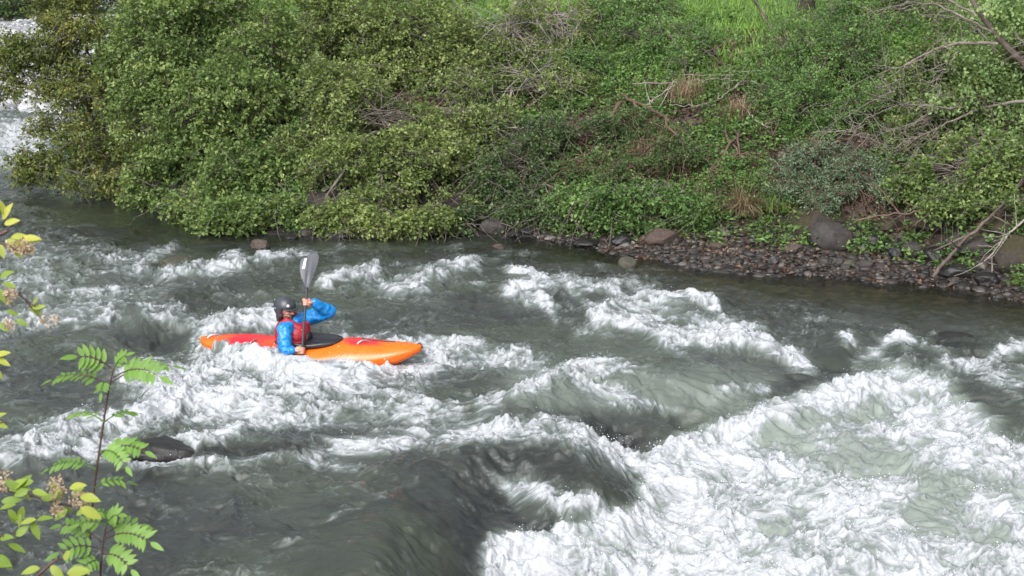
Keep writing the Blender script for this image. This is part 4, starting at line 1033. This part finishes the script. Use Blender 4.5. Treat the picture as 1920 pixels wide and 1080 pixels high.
def blend(name, parts, voxel, smooth=4, wrinkle=0.0, seed=0, wf=16):
    """union of tapered capsules and ellipsoids remeshed into one continuous skin"""
    bm = bmesh.new()
    for p in parts:
        n0 = len(bm.verts)
        r = bmesh.ops.create_icosphere(bm, subdivisions=3, radius=1)
        vs = r['verts']
        if p[0] == 'c':
            _, a, b, ra, rb = p; d = (b - a); q = d.to_track_quat('Z', 'Y') if d.length > 1e-6 else Euler((0, 0, 0)).to_quaternion()
            for v in vs:
                c = v.co.copy(); v.co = (b + q @ (c * rb)) if c.z >= 0 else (a + q @ (c * ra))
        else:
            _, c, rad, rot = p; M = Euler(rot).to_matrix()
            for v in vs: v.co = c + M @ Vector((v.co.x * rad[0], v.co.y * rad[1], v.co.z * rad[2]))
    me = bpy.data.meshes.new(name + '_raw'); bm.to_mesh(me); bm.free()
    ob = bpy.data.objects.new(name + '_raw', me); COL.objects.link(ob)
    md = ob.modifiers.new('r', 'REMESH'); md.mode = 'VOXEL'; md.voxel_size = voxel
    if smooth:
        sm = ob.modifiers.new('s', 'SMOOTH'); sm.iterations = smooth; sm.factor = .5
    res = bpy.data.meshes.new_from_object(ob.evaluated_get(bpy.context.evaluated_depsgraph_get()))
    bpy.data.objects.remove(ob); bpy.data.meshes.remove(me); res.name = name
    for p in res.polygons: p.use_smooth = True
    if wrinkle:
        n = len(res.vertices); co = np.empty(n * 3, np.float32); no = np.empty(n * 3, np.float32)
        res.vertices.foreach_get('co', co); res.vertices.foreach_get('normal', no); co = co.reshape(-1, 3); no = no.reshape(-1, 3)
        h = (1 - np.abs(gn3(co, wf, seed)) * 2.2) * wrinkle + gn3(co, wf * 2.3, seed + 3) * wrinkle * .5
        res.vertices.foreach_set('co', (co + no * h[:, None]).astype(np.float32).ravel()); res.update()
    return res

# paddle line in the kayak's frame
PD = Vector((.035, .33, .94)).normalized()
P0 = Vector((-.012, -.365, .0))
def pad(t): return P0 + PD * t
HR, HL = pad(.255), pad(.80)        # lower (right) and upper (left) hand on the shaft

def hand(center, elbow, side):
    """palm and fingers closed round the shaft; returns blend parts"""
    ax = PD; w = (elbow - center); w = (w - ax * w.dot(ax)).normalized()      # towards the wrist
    n = ax.cross(w)
    parts = []
    palm = center + w * .042 + n * side * .016
    parts += [ell(palm, (.040, .040, .022), (w.to_track_quat('X', 'Z')).to_euler()), cap(palm + ax * .024 - w * .01, palm - ax * .026 - w * .01, .021, .018), cap(palm + w * .02, palm + w * .055, .027, .026)]
    for k, (l, r) in enumerate([(.95, .0085), (1.05, .009), (1.0, .0088), (.85, .0075)]):
        o = center + ax * (.030 - .0205 * k)
        pts = []
        for a in np.linspace(.15, .15 + 3.6 * l, 7):
            pts.append(o + (w * math.cos(a) + n * side * math.sin(a)) * .027)
        pts = [palm + ax * (.026 - .018 * k) - w * .012] + pts
        for a, b in zip(pts[:-1], pts[1:]): parts.append(cap(a, b, r, r * .96))
    tpts = [palm + ax * .030 + w * .012, center + ax * .040 + w * .020 - n * side * .012, center + ax * .036 - w * .010 - n * side * .030, center + ax * .022 - w * .030 - n * side * .018]
    for a, b, r in zip(tpts[:-1], tpts[1:], (.012, .0105, .009)): parts.append(cap(a, b, r, r * .92))
    return parts, palm + w * .06

def build_person():
    root = empty('person'); root.location = KLOC; root.rotation_euler = KROT
    tag(root, 'kayaker in a blue jacket, red life vest and dark helmet gripping an upright paddle', 'person')
    hip = Vector((-.22, 0, .02)); waist = Vector((-.215, 0, .17)); chest = Vector((-.19, -.005, .36)); neck = Vector((-.225, -.01, .505)); head = Vector((-.255, -.02, .632))
    shR, shL = Vector((-.225, -.19, .445)), Vector((-.12, .165, .455))
    elR, elL = Vector((-.195, -.315, .205)), Vector((.205, .13, .575))
    hr, wrR = hand(HR, elR, 1); hl, wrL = hand(HL, elL, -1)
    turn = R(-24)                       # the face turns a little to the camera side
    fw = Vector((math.cos(turn), math.sin(turn), -.10)).normalized(); sd = Vector((-math.sin(turn), math.cos(turn), 0)); up = fw.cross(sd)
    hz = math.atan2(fw.y, fw.x)
    H = lambda f, s, u: head + fw * f + sd * s + up * u
    body = [cap(hip, waist, .135, .125), cap(waist, chest, .12, .13), ell(chest, (.115, .165, .14)), cap(shR, shL, .065, .065), cap(chest + Vector((0, 0, .08)), neck, .09, .056), cap(neck, head - Vector((0, 0, .05)), .055, .054),
            ell(head + up * .02, (.098, .076, .105), (0, .1, hz)), ell(H(.035, 0, -.045), (.060, .056, .062), (0, .1, hz)),
            # brow, nose, cheeks, lips, chin, ears
            cap(H(.082, -.032, .022), H(.082, .032, .022), .014, .014), cap(H(.088, 0, .015), H(.114, 0, -.022), .009, .014), ell(H(.100, .012, -.024), (.010,) * 3), ell(H(.100, -.012, -.024), (.010,) * 3),
            ell(H(.066, .040, -.015), (.026, .020, .022)), ell(H(.066, -.040, -.015), (.026, .020, .022)), cap(H(.086, -.018, -.052), H(.086, .018, -.052), .008, .008), cap(H(.084, -.014, -.062), H(.084, .014, -.062), .008, .008),
            ell(H(.072, 0, -.088), (.026, .024, .020)), ell(H(-.005, .080, -.01), (.02, .008, .030), (0, 0, hz)), ell(H(-.005, -.080, -.01), (.02, .008, .030), (0, 0, hz)),
            cap(shR, elR, .050, .040), cap(elR, wrR, .042, .027), cap(shL, elL, .050, .040), cap(elL, wrL, .042, .027),
            cap(hip + Vector((.02, -.09, 0)), Vector((.22, -.19, .09)), .085, .062), cap(Vector((.22, -.19, .09)), Vector((.62, -.08, .02)), .058, .04), cap(hip + Vector((.02, .09, 0)), Vector((.22, .19, .09)), .085, .062), cap(Vector((.22, .19, .09)), Vector((.62, .08, .02)), .058, .04)] + hr + hl
    skin = simple('skin', (.55, .28, .20), .5, (30, (.46, .21, .15)))
    link('body', blend('body', body, .0045, 2), skin, root)
    # ---- clothes
    blue = simple('jacket_blue', (.004, .235, .62), .42, (26, (.003, .15, .44)))
    def toward(a, b, l): return a + (b - a).normalized() * l
    wR, wL = toward(wrR, elR, .012), toward(wrL, elL, .012)
    jk = [cap(hip + Vector((0, 0, .05)), waist, .150, .145), cap(waist, chest, .140, .145), ell(chest, (.120, .175, .145)), cap(shR, shL, .082, .082), cap(chest + Vector((0, 0, .10)), neck - Vector((0, 0, .02)), .10, .068),
          cap(shR, elR, .086, .074), ell(elR, (.076, .076, .074)), cap(elR, wR, .073, .045), cap(shL, elL, .084, .074), ell(elL, (.078,) * 3), cap(elL, wL, .074, .046)]
    link('jacket', blend('jacket', jk, .006, 2, .011, 4, 12), blue, root)
    blk = bpy.data.materials['black_rubber']
    def ring(name, c, ax, r, tube, m, sy=1.0):
        q = ax.to_track_quat('Z', 'Y'); a = np.linspace(0, 2 * PI, 25)
        P = [c + q @ Vector((r * math.cos(t), r * sy * math.sin(t), 0)) for t in a]
        tb = Tubes(); tb.add(np.array([tuple(p) for p in P]), tube, 8); return link(name, tb.mesh(name), m, root)
    for wv, e in ((wR, elR), (wL, elL)):
        tb = Tubes(); d = (wv - e).normalized(); tb.add(np.array([tuple(wv - d * .030), tuple(wv), tuple(wv + d * .022)]), [.047, .043, .031], 14); link('cuff', tb.mesh('cuff'), blk, root)
    red = simple('vest_red', (.40, .016, .028), .6, (34, (.24, .010, .020)), .15)
    dk = simple('vest_dark', (.020, .018, .024), .65, (30, (.05, .02, .03)), .15)
    vs = [ell((-.125, 0, .345), (.135, .185, .140)), ell((-.115, 0, .250), (.130, .185, .095)), ell((-.285, 0, .350), (.110, .195, .165)), ell((-.275, 0, .22), (.110, .190, .11)), cap((-.20, -.135, .225), (-.20, .135, .225), .115, .115),
          cap((-.29, -.105, .46), (-.22, -.105, .525), .045, .038), cap((-.22, -.105, .525), (-.08, -.090, .43), .038, .045), cap((-.29, .105, .46), (-.20, .105, .525), .045, .038), cap((-.20, .105, .525), (-.06, .09, .43), .038, .045)]
    vest = link('life_vest', blend('life_vest', vs, .007, 3, .003, 9, 11), red, root)
    pk = link('pocket', blend('pocket', [ell((.000, -.02, .315), (.030, .085, .060)), ell((.005, -.02, .265), (.028, .08, .045))], .006, 2, .002, 2, 20), dk, vest); 
    # waistband and shoulder trim
    def belt(name, z, rx, ry, h, m):
        a = np.linspace(0, 2 * PI, 41); tb = []
        V = [(-.205 + rx * math.cos(t) * k, ry * math.sin(t) * k, z + dz) for dz, k in ((-h, .97), (-h * .6, 1.0), (h * .6, 1.0), (h, .97)) for t in a[:-1]]
        n = 40; F = [(r * n + j, r * n + (j + 1) % n, (r + 1) * n + (j + 1) % n, (r + 1) * n + j) for r in range(3) for j in range(n)]
        F += [tuple(reversed(range(n))), tuple(range(3 * n, 4 * n))]
        me = bpy.data.meshes.new(name); me.from_pydata(V, [], F); [setattr(p, 'use_smooth', True) for p in me.polygons]; return link(name, me, m, vest)
    belt('waistband', .215, .222, .185, .045, dk)
    org = simple('buckle_orange', (.75, .16, .02), .4); yel = simple('label_yellow', (.65, .55, .12), .5)
    link('buckle', blend('buckle', [ell((-.055, -.110, .425), (.024, .016, .018))], .004, 1), org, vest)
    link('tab', blend('tab', [ell((-.035, -.165, .235), (.030, .014, .012))], .004, 1), yel, vest)
    link('shoulder_pad', blend('shoulder_pad', [cap((-.30, -.120, .475), (-.235, -.115, .512), .022, .022)], .005, 2), simple('pad_cream', (.50, .44, .36), .7), vest)
    for p_, r_ in (((-.262, -.262, .40), .016), ((-.215, -.295, .335), .014)):
        link('sleeve_mark', blend('sleeve_mark', [ell(p_, (r_, .010, r_ * 1.2), (0, .4, -.3))], .004, 1), simple('mark_pink', (.45, .24, .30), .5), root)
    link('neck_gasket', blend('neck_gasket', [cap(neck - Vector((0, 0, .01)), neck + Vector((.004, 0, .035)), .072, .064)], .006, 2), blk, root)
    # ---- helmet, hair, beard
    hel = simple('helmet_grey', (.050, .053, .062), .42, (10, (.030, .031, .036)), coat=.1)
    def shell(name, c, r, cut, rot, m, par):
        bm = bmesh.new(); bmesh.ops.create_uvsphere(bm, u_segments=40, v_segments=24, radius=1)
        bmesh.ops.delete(bm, geom=[v for v in bm.verts if v.co.z < cut(v.co)], context='VERTS')
        for v in bm.verts: v.co = Vector((v.co.x * r[0], v.co.y * r[1], v.co.z * r[2]))
        me = bpy.data.meshes.new(name); bm.to_mesh(me); bm.free(); [setattr(p, 'use_smooth', True) for p in me.polygons]
        o = link(name, me, m, par); o.location = c; o.rotation_euler = rot
        sm = o.modifiers.new('t', 'SOLIDIFY'); sm.thickness = .012; sm.offset = 1; return o
    hm = shell('helmet', head + up * .022 - fw * .012, (.128, .104, .122), lambda c: .06 if c.x > .35 else (-.55 if c.x > -.55 else -.35), (0, .06, hz), hel, root)
    bm = bmesh.new()                    # peak
    k = 15; rows = []
    for j in range(4):
        rows.append([bm.verts.new(((.112 + .018 * j) * math.cos(t) * 1.02, (.098 + .006 * j) * math.sin(t), .018 - .006 * j * math.cos(t))) for t in np.linspace(-1.15, 1.15, k)])
    for a, b in zip(rows[:-1], rows[1:]):
        for i in range(k - 1): bm.faces.new((a[i], a[i + 1], b[i + 1], b[i]))
    me = bpy.data.meshes.new('visor'); bm.to_mesh(me); bm.free(); [setattr(p, 'use_smooth', True) for p in me.polygons]
    vz = link('visor', me, hel, hm); sm = vz.modifiers.new('t', 'SOLIDIFY'); sm.thickness = .008
    for y in (.098, -.098):
        link('ear_guard', blend('ear_guard', [ell((-.005, y * .98, -.055), (.048, .014, .052))], .005, 2), hel, hm)
    wh = simple('emblem_white', (.85, .86, .88), .35)
    link('badge', blend('badge', [ell((.098, -.055, .055), (.022, .018, .016), (0, 0, -.5))], .004, 1), wh, hm)
    tb = Tubes(); xs = np.linspace(-.02, .02, 7); tb.add(np.stack([xs - .05, np.full(7, -.1085), .004 + .010 * np.sin(np.linspace(0, 2 * PI, 7)) ** 2], -1), .004, 6); link('side_logo', tb.mesh('side_logo'), simple('logo_grey', (.42, .42, .45), .5), hm)
    tb = Tubes(); tb.add(np.array([(-.01, -.104, -.07), (.03, -.082, -.118), (.05, -.04, -.145), (.055, 0, -.150), (.05, .04, -.145), (.03, .082, -.118), (-.01, .104, -.07)]), .007, 6); link('chin_strap', tb.mesh('chin_strap'), blk, hm)
    hair = simple('hair_brown', (.040, .022, .014), .7, (60, (.085, .05, .032)), .4)
    link('hair', blend('hair', [cap(H(-.075, 0, -.03), H(-.085, 0, -.115), .052, .040), cap(H(-.05, -.05, -.05), H(-.055, -.055, -.12), .034, .026), cap(H(-.05, .05, -.05), H(-.055, .055, -.12), .034, .026)], .006, 1, .004, 3, 40), hair, root)
    link('beard', blend('beard', [cap(H(.055, -.045, -.072), H(.078, 0, -.092), .022, .028), cap(H(.055, .045, -.072), H(.078, 0, -.092), .022, .028), cap(H(.092, -.022, -.043), H(.092, .022, -.043), .008, .008)], .004, 1, .003, 6, 50), hair, root)
    ew = simple('eye_dark', (.02, .016, .014), .2)
    for q in (.030, -.030): link('eye', blend('eye', [ell(H(.082, q, .003), (.011, .013, .008), (0, 0, hz))], .003, 1), ew, root)
    # ---- spray skirt: tunnel round the waist and a stretched deck over the cockpit
    n, V, F = 48, [], []
    prof = [(.30, .33), (.22, .315), (.10, .300), (.0, .275), (-.02, .250)]
    for q in range(7):
        f = q / 6
        for j in range(n):
            a = 2 * PI * j / n; ca, sa = math.cos(a), math.sin(a)
            xi, yi = -.21 + .172 * ca, .205 * sa
            xo, yo = -.04 + .41 * ca * (1 + .08 * ca), .215 * sa
            g = min(1, f / .85)
            x = xi + (xo - xi) * g; y = yi + (yo - yi) * g
            zt = .258 + .030 * ca + .012
            z = .285 + (zt - .285) * min(1, g * 1.6) + .006 * math.sin(PI * g) + .006 * math.sin(a * 9 + f * 5) * g * (1 - g) * 3
            if q == 6: z = zt - .040; x *= 1.0; 
            V.append((x, y, z))
    for q in range(6):
        for j in range(n): F.append((q * n + j, q * n + (j + 1) % n, (q + 1) * n + (j + 1) % n, (q + 1) * n + j))
    F = [f[::-1] for f in F]
    me = bpy.data.meshes.new('spray_skirt'); me.from_pydata(V, [], F); [setattr(p, 'use_smooth', True) for p in me.polygons]
    so = link('spray_skirt', me, simple('neoprene', (.010, .010, .012), .38, (25, (.028, .028, .03)), .2), root); sm = so.modifiers.new('t', 'SOLIDIFY'); sm.thickness = .005
    return root
build_person()

def build_paddle():
    root = empty('paddle'); root.location = KLOC; root.rotation_euler = KROT
    tag(root, 'dark kayak paddle held upright with its grey blade raised', 'paddle')
    tb = Tubes(); ts = np.linspace(-.16, 1.01, 14); tb.add(np.array([tuple(pad(t)) for t in ts]), .0155, 12)
    link('shaft', tb.mesh('shaft'), simple('carbon_shaft', (.030, .032, .036), .35, (40, (.06, .06, .065))), root)
    grey = simple('blade_grey', (.085, .088, .098), .42, (8, (.055, .058, .065)))
    def blade(t0, sgn, wdir, lean):
        ax = PD * sgn; wv = (wdir - ax * wdir.dot(ax)).normalized(); nv = ax.cross(wv)
        nl, nw = 22, 13; V = []
        for side in (1, -1):
            for i in range(nl):
                f = i / (nl - 1); L = .40 * f
                hw = .020 + .098 * math.sin(PI * min(1, f * .62 + .02)) ** 1.2 if f < .8 else (.020 + .098 * math.sin(PI * .516) ** 1.2) * math.sqrt(max(0, 1 - ((f - .8) / .2) ** 2)) + .002
                for j in range(nw):
                    c = -1 + 2 * j / (nw - 1)
                    sp = .030 * f ** 1.6 - .018 * c * c * math.sin(PI * f)     # spoon
                    rib = (.016 * (1 - f) ** 1.2) * math.exp(-(c * hw / .016) ** 2)
                    th = (.0035 * (1 - c * c) + rib) * side
                    V.append(tuple(pad(t0) + ax * (L + .03 * c * f) + wv * (c * hw) + nv * (sp + th)))
        F = []; o = nl * nw
        for i in range(nl - 1):
            for j in range(nw - 1):
                a = i * nw + j; F.append((a, a + 1, a + nw + 1, a + nw)); F.append((o + a, o + a + nw, o + a + nw + 1, o + a + 1))
        rim = [i * nw for i in range(nl)] + [(nl - 1) * nw + j for j in range(1, nw)] + [i * nw + nw - 1 for i in range(nl - 2, -1, -1)] + [j for j in range(nw - 2, 0, -1)]
        for a, b in zip(rim, rim[1:] + rim[:1]): F.append((a, o + a, o + b, b))
        me = bpy.data.meshes.new('blade'); me.from_pydata(V, [], F); me.update()
        bm = bmesh.new(); bm.from_mesh(me); bmesh.ops.recalc_face_normals(bm, faces=bm.faces); bm.to_mesh(me); bm.free()
        [setattr(p, 'use_smooth', True) for p in me.polygons]
        b = link('blade', me, grey, root)
        if sgn > 0:
            wl = simple('sticker_white', (.74, .76, .80), .35); q = []
            for f, c in ((.58, -.78), (.58, -.48), (.88, -.42), (.88, -.72)):
                hw = .098; q.append(pad(t0) + ax * (.40 * f + .03 * c * f) + wv * (c * hw) + nv * (.030 * f ** 1.6 - .018 * c * c * math.sin(PI * f) + .0058))
            q2 = [v - nv * .0116 for v in q]
            me = bpy.data.meshes.new('sticker'); me.from_pydata([tuple(v) for v in q + q2], [], [(0, 1, 2, 3), (7, 6, 5, 4), (0, 4, 5, 1), (1, 5, 6, 2), (2, 6, 7, 3), (3, 7, 4, 0)]); link('sticker', me, wl, b)
    blade(.955, 1, Vector((1, -.25, 0)), 0)
    blade(-.10, -1, Vector((.25, 1, 0)), 0)
build_paddle()

# ================================================================== NEAR BANK PLANTS
def leafblade(V, F, T, base, ax, nrm, L, W, tint, fold=.18, curl=.12, seg=6):
    ax = ax.normalized(); nrm = (nrm - ax * nrm.dot(ax)).normalized(); s = ax.cross(nrm); o = len(V)
    for i in range(seg + 1):
        f = i / seg; hw = W * (math.sin(PI * f ** .8) ** .85 if 0 < f < 1 else .0) + .0004
        c = base + ax * (L * f) - nrm * (curl * L * f * f)
        V += [c + s * hw + nrm * hw * fold, c, c - s * hw + nrm * hw * fold]; T += [tint] * 3
    for i in range(seg):
        a = o + i * 3; F += [(a, a + 1, a + 4, a + 3), (a + 1, a + 2, a + 5, a + 4)]

def near_leaf_mat(name, a, b, c): return leaf_mat(name, a, b, c)
ROW = near_leaf_mat('rowan_leaf', (.10, .21, .036), (.19, .34, .062), (.31, .46, .12))
LIL = near_leaf_mat('lilac_leaf', (.12, .22, .035), (.26, .35, .055), (.46, .46, .085))
STEM = simple('sapling_stem', (.060, .032, .026), .6, (30, (.11, .06, .05)), .3)

def rowan(label, stem, ys, r0, leaves, seed, y0, group='rowan saplings on the near bank'):
    rg = random.Random(seed); rng = np.random.default_rng(seed)
    P = [at_y(u, v, y) for (u, v), y in zip(stem, ys)]
    o = Vector((P[0].x, P[0].y, float(ground_z(P[0].x, P[0].y)) - .05)); root = empty('rowan_sapling', o); tag(root, label, 'sapling', group)
    pts = [o] + P; t = np.linspace(0, len(pts) - 1, len(pts) * 5); A = np.array([tuple(p) for p in pts])
    Q = np.stack([np.interp(t, np.arange(len(pts)), A[:, k]) for k in range(3)], -1) - np.array(o)
    for _ in range(3): Q[1:-1] = (Q[:-2] + Q[1:-1] * 2 + Q[2:]) / 4
    tb = Tubes(); tb.add(Q, np.linspace(r0, r0 * .42, len(Q)), 8)
    # buds along the stem
    for q in Q[8::4]: tb.add(np.stack([q, q + rng.normal(0, .006, 3) + [0, 0, .012]]), [.004, .0015], 5)
    link('stem', tb.mesh('stem'), STEM, root)
    for (a, b, wl, dy, tilt) in leaves:
        A0 = at_y(*a, ys[-1]); B0 = at_y(*b, ys[-1] + dy)
        V, F, T = [], [], []; d = B0 - A0; L = d.length
        side = Vector((0, -1, 0)); nrm = Vector((0, -tilt, 1)).normalized()
        pr = []
        for i in range(9):
            f = i / 8; pr.append(A0 + d * f + Vector((0, 0, .16 * L * math.sin(PI * f * .9))))
        np_ = max(4, int(L / .026)); tn = rg.uniform(.35, .7)
        for k in range(np_):
            f = .26 + .70 * k / np_; i = min(7, int(f * 8)); p = pr[i].lerp(pr[i + 1], f * 8 - i); ax = (pr[i + 1] - pr[i]).normalized()
            sv = ax.cross(nrm).normalized()
            for sg in (1, -1):
                dr = ax * .55 + sv * sg + nrm * rg.uniform(-.25, .12)
                leafblade(V, F, T, p, dr, nrm + Vector((rg.uniform(-.25, .25), rg.uniform(-.25, .1), 0)), wl * .9 * rg.uniform(.8, 1.1) * (1 - .25 * abs(f - .6)), wl * .145, min(1, max(0, tn + rg.uniform(-.15, .15))))
        leafblade(V, F, T, pr[-1], pr[-1] - pr[-2], nrm, wl, wl * .165, tn)
        me = bpy.data.meshes.new('leaf'); me.from_pydata([tuple(v - o) for v in V], [], F)
        at_ = me.attributes.new('tint', 'FLOAT', 'POINT'); at_.data.foreach_set('value', np.array(T, np.float32)); [setattr(p, 'use_smooth', True) for p in me.polygons]
        lf = link('leaf', me, ROW, root)
        tb = Tubes(); tb.add(np.array([tuple(p - o) for p in pr]), np.linspace(.0028, .0012, 9), 5); link('leaf_stalk', tb.mesh('leaf_stalk'), STEM if wl > .05 else ROW, lf)
    return root
rowan('taller rowan sapling with a reddish stem and feathered leaves in front of the foam', [(166,1130),(168,1000),(176,915),(193,800),(203,735),(213,690)], [6.0,6.0,5.98,5.96,5.95,5.95], .0062,
      [((213,694),(146,672),.064,-.06,1.2), ((207,722),(98,718),.055,.02,.25), ((208,718),(322,692),.060,.04,.15), ((212,708),(300,712),.062,-.12,1.4), ((213,692),(236,668),.040,-.02,.9),
       ((197,792),(128,786),.040,.10,.2), ((197,790),(258,778),.042,.10,.2), ((189,850),(272,852),.052,-.10,.9), ((188,846),(236,880),.050,-.16,1.3), ((176,915),(238,906),.046,.05,.4), ((180,880),(92,884),.046,.06,.5),
       ((171,960),(222,985),.046,.08,.6), ((196,715),(190,738),.035,-.05,.8)], 5, 6.0)
rowan('shorter rowan sapling with bright spreading leaves at the bottom left', [(186,1130),(190,1040),(199,985)], [5.75,5.75,5.75], .0055,
      [((196,1010),(282,1022),.060,-.10,1.3), ((197,1000),(262,988),.056,.05,.8), ((192,1040),(246,1072),.062,-.12,1.5), ((190,1015),(116,990),.056,.05,.7), ((190,1030),(112,1040),.058,-.08,1.2), ((199,985),(222,968),.050,-.05,1.0),
       ((199,985),(150,985),.05,.0,.9), ((190,1050),(150,1075),.05,-.1,1.3)], 6, 5.75)

def lilac():
    rg = random.Random(12); rng = np.random.default_rng(12); y = 5.6
    b = at_y(-190, 1000, y); o = Vector((b.x, y, float(ground_z(b.x, y)) - .05)); root = empty('flowering_shrub', o); tag(root, 'yellow-green shrub with faded tan blossom reaching in from the left edge', 'shrub')
    tb = Tubes(); V, F, T = [], [], []; fl = []
    def twig(pts, yy, r0, r1):
        P = np.array([tuple(at_y(u, v, q) - o) for (u, v), q in zip(pts, yy)]); t = np.linspace(0, len(P) - 1, len(P) * 4)
        Q = np.stack([np.interp(t, np.arange(len(P)), P[:, k]) for k in range(3)], -1)
        for _ in range(2): Q[1:-1] = (Q[:-2] + Q[1:-1] * 2 + Q[2:]) / 4
        tb.add(Q, np.linspace(r0, r1, len(Q)), 7); return Q
    def mainstem(pts):
        P = np.array([(0, 0, 0)] + [tuple(at_y(u, v, y) - o) for u, v in pts]); t = np.linspace(0, len(P) - 1, len(P) * 5); Q = np.stack([np.interp(t, np.arange(len(P)), P[:, k]) for k in range(3)], -1)
        tb.add(Q, np.linspace(.016, .006, len(Q)), 8)
    mainstem([(-170, 900), (-120, 700), (-70, 520), (-20, 450), (15, 432)]); mainstem([(-150, 1010), (-110, 930), (-60, 890)]); mainstem([(-180, 800), (-90, 640), (-50, 585)])
    twig([(-60,890),(0,917),(40,924),(95,940),(140,950)], [5.6]*5, .006, .003); twig([(-50,585),(0,560),(30,548),(70,578)], [5.6]*4, .005, .0022); twig([(-20,450),(20,462),(60,462)], [5.6]*3, .004, .002)
    twig([(60,1090),(90,1062),(110,1046)], [5.4]*3, .006, .004); twig([(-80,690),(-20,675),(10,668)], [5.6]*3, .004, .002); twig([(-90,830),(-20,800),(8,790)], [5.6]*3, .004, .002)
    twig([(-110,930),(-40,990),(20,1010)], [5.5]*3, .005, .003); twig([(35,548),(70,590),(100,620)], [5.6]*3, .003, .0015)
    tb.add(np.array([(0, 0, 0), tuple(at_y(-60, 1180, 5.45) - o), tuple(at_y(60, 1090, 5.4) - o)]), [.012, .008, .006], 7)
    def lf(u, v, ang, L, yel, yy=5.6, W=.36, tl=.8):
        p = at_y(u, v, yy); a = R(ang); ax = Vector((math.cos(a), rg.uniform(-.5, .1), math.sin(a)))
        leafblade(V, F, T, p - o, ax, Vector((rg.uniform(-.5, .5), -tl * rg.uniform(.4, 1.2), 1 - .5 * rg.random())), L * .82, L * W * rg.uniform(.40, .56), yel, .22, .16, 7)
    specs = [(5,412,60,.085,1),(8,420,20,.07,1),(10,405,100,.07,.95),(20,445,5,.075,.9),(10,450,-15,.08,.8),(30,455,10,.07,.9),(-5,455,-60,.07,.8),(0,430,150,.06,.9),(40,448,8,.085,1),(25,470,-30,.05,.7),(58,452,10,.045,1),
             (0,520,30,.07,.45),(5,530,-10,.07,.5),(-5,540,-60,.07,.4),(8,575,40,.06,.5),(12,582,-20,.055,.45),(60,578,15,.06,.7),(55,575,-35,.06,.65),(62,572,60,.05,.75),(0,605,-45,.05,.4),(30,600,-20,.055,.35),
             (-10,668,20,.07,.9),(-10,672,-15,.075,.85),(-14,690,-50,.06,.8),(-12,785,30,.06,.75),(-15,790,-20,.07,.7),(-15,800,-70,.06,.6)]
    for u, v, a, L, q in specs: lf(u, v, a, L, q)
    for _ in range(24):                                       # the leafy spray low on the left
        u = rg.uniform(-30, 150); v = 900 + rg.uniform(-18, 70) + .12 * u; lf(u, v, rg.choice([-60, -30, 10, 40, 160, 200, -100]) + rg.uniform(-25, 25), rg.uniform(.055, .09), rg.uniform(.25, .7), 5.6 + rg.uniform(-.15, .15))
    for u, v, a, L, q in [(150,952,-25,.10,.85),(130,915,20,.08,.85),(150,930,-5,.09,.8),(60,975,-70,.09,.4),(100,935,60,.07,.7),(125,1075,10,.10,.75),(95,1060,-40,.08,.7),(75,1065,190,.08,.7),(120,1050,60,.05,.8),
                          (0,1010,20,.07,.35),(15,1020,-20,.08,.3),(0,1040,-50,.08,.3),(30,1005,40,.07,.4),(-10,1060,10,.08,.35)]: lf(u, v, a, L, q, 5.5)
    me = bpy.data.meshes.new('foliage'); me.from_pydata([tuple(v) for v in V], [], F); a_ = me.attributes.new('tint', 'FLOAT', 'POINT'); a_.data.foreach_set('value', np.array(T, np.float32)); [setattr(p, 'use_smooth', True) for p in me.polygons]
    link('foliage', me, LIL, root); link('branches', tb.mesh('branches'), STEM, root)
    # faded flower heads: loose bunches of tiny florets
    for (u, v, ru, rv, n) in [(105,915,18,22,110),(150,935,22,14,110),(105,955,11,16,70),(35,462,26,12,130),(50,470,14,8,60),(20,555,14,14,70),(90,600,22,8,40),(15,610,12,10,40),(10,900,14,20,60)]:
        W2, F2, T2 = [], [], []
        for _ in range(n):
            r = rg.random() ** .5; t = rg.uniform(0, 2 * PI); p = at_y(u + ru * r * math.cos(t), v + rv * r * math.sin(t), 5.55 + rg.uniform(-.05, .05)) - o
            ax = Vector((rg.gauss(0, 1), rg.gauss(0, 1), rg.gauss(0, 1))).normalized()
            leafblade(W2, F2, T2, p, ax, Vector((rg.gauss(0, 1), -1, 1)), rg.uniform(.009, .016), .004, rg.random(), .3, .1, 2)
        me = bpy.data.meshes.new('flower_head'); me.from_pydata([tuple(v) for v in W2], [], F2); a_ = me.attributes.new('tint', 'FLOAT', 'POINT'); a_.data.foreach_set('value', np.array(T2, np.float32))
        link('flower_head', me, FLW, root)
FLW = leaf_mat('faded_blossom', (.26, .18, .11), (.46, .34, .23), (.62, .50, .38))
lilac()
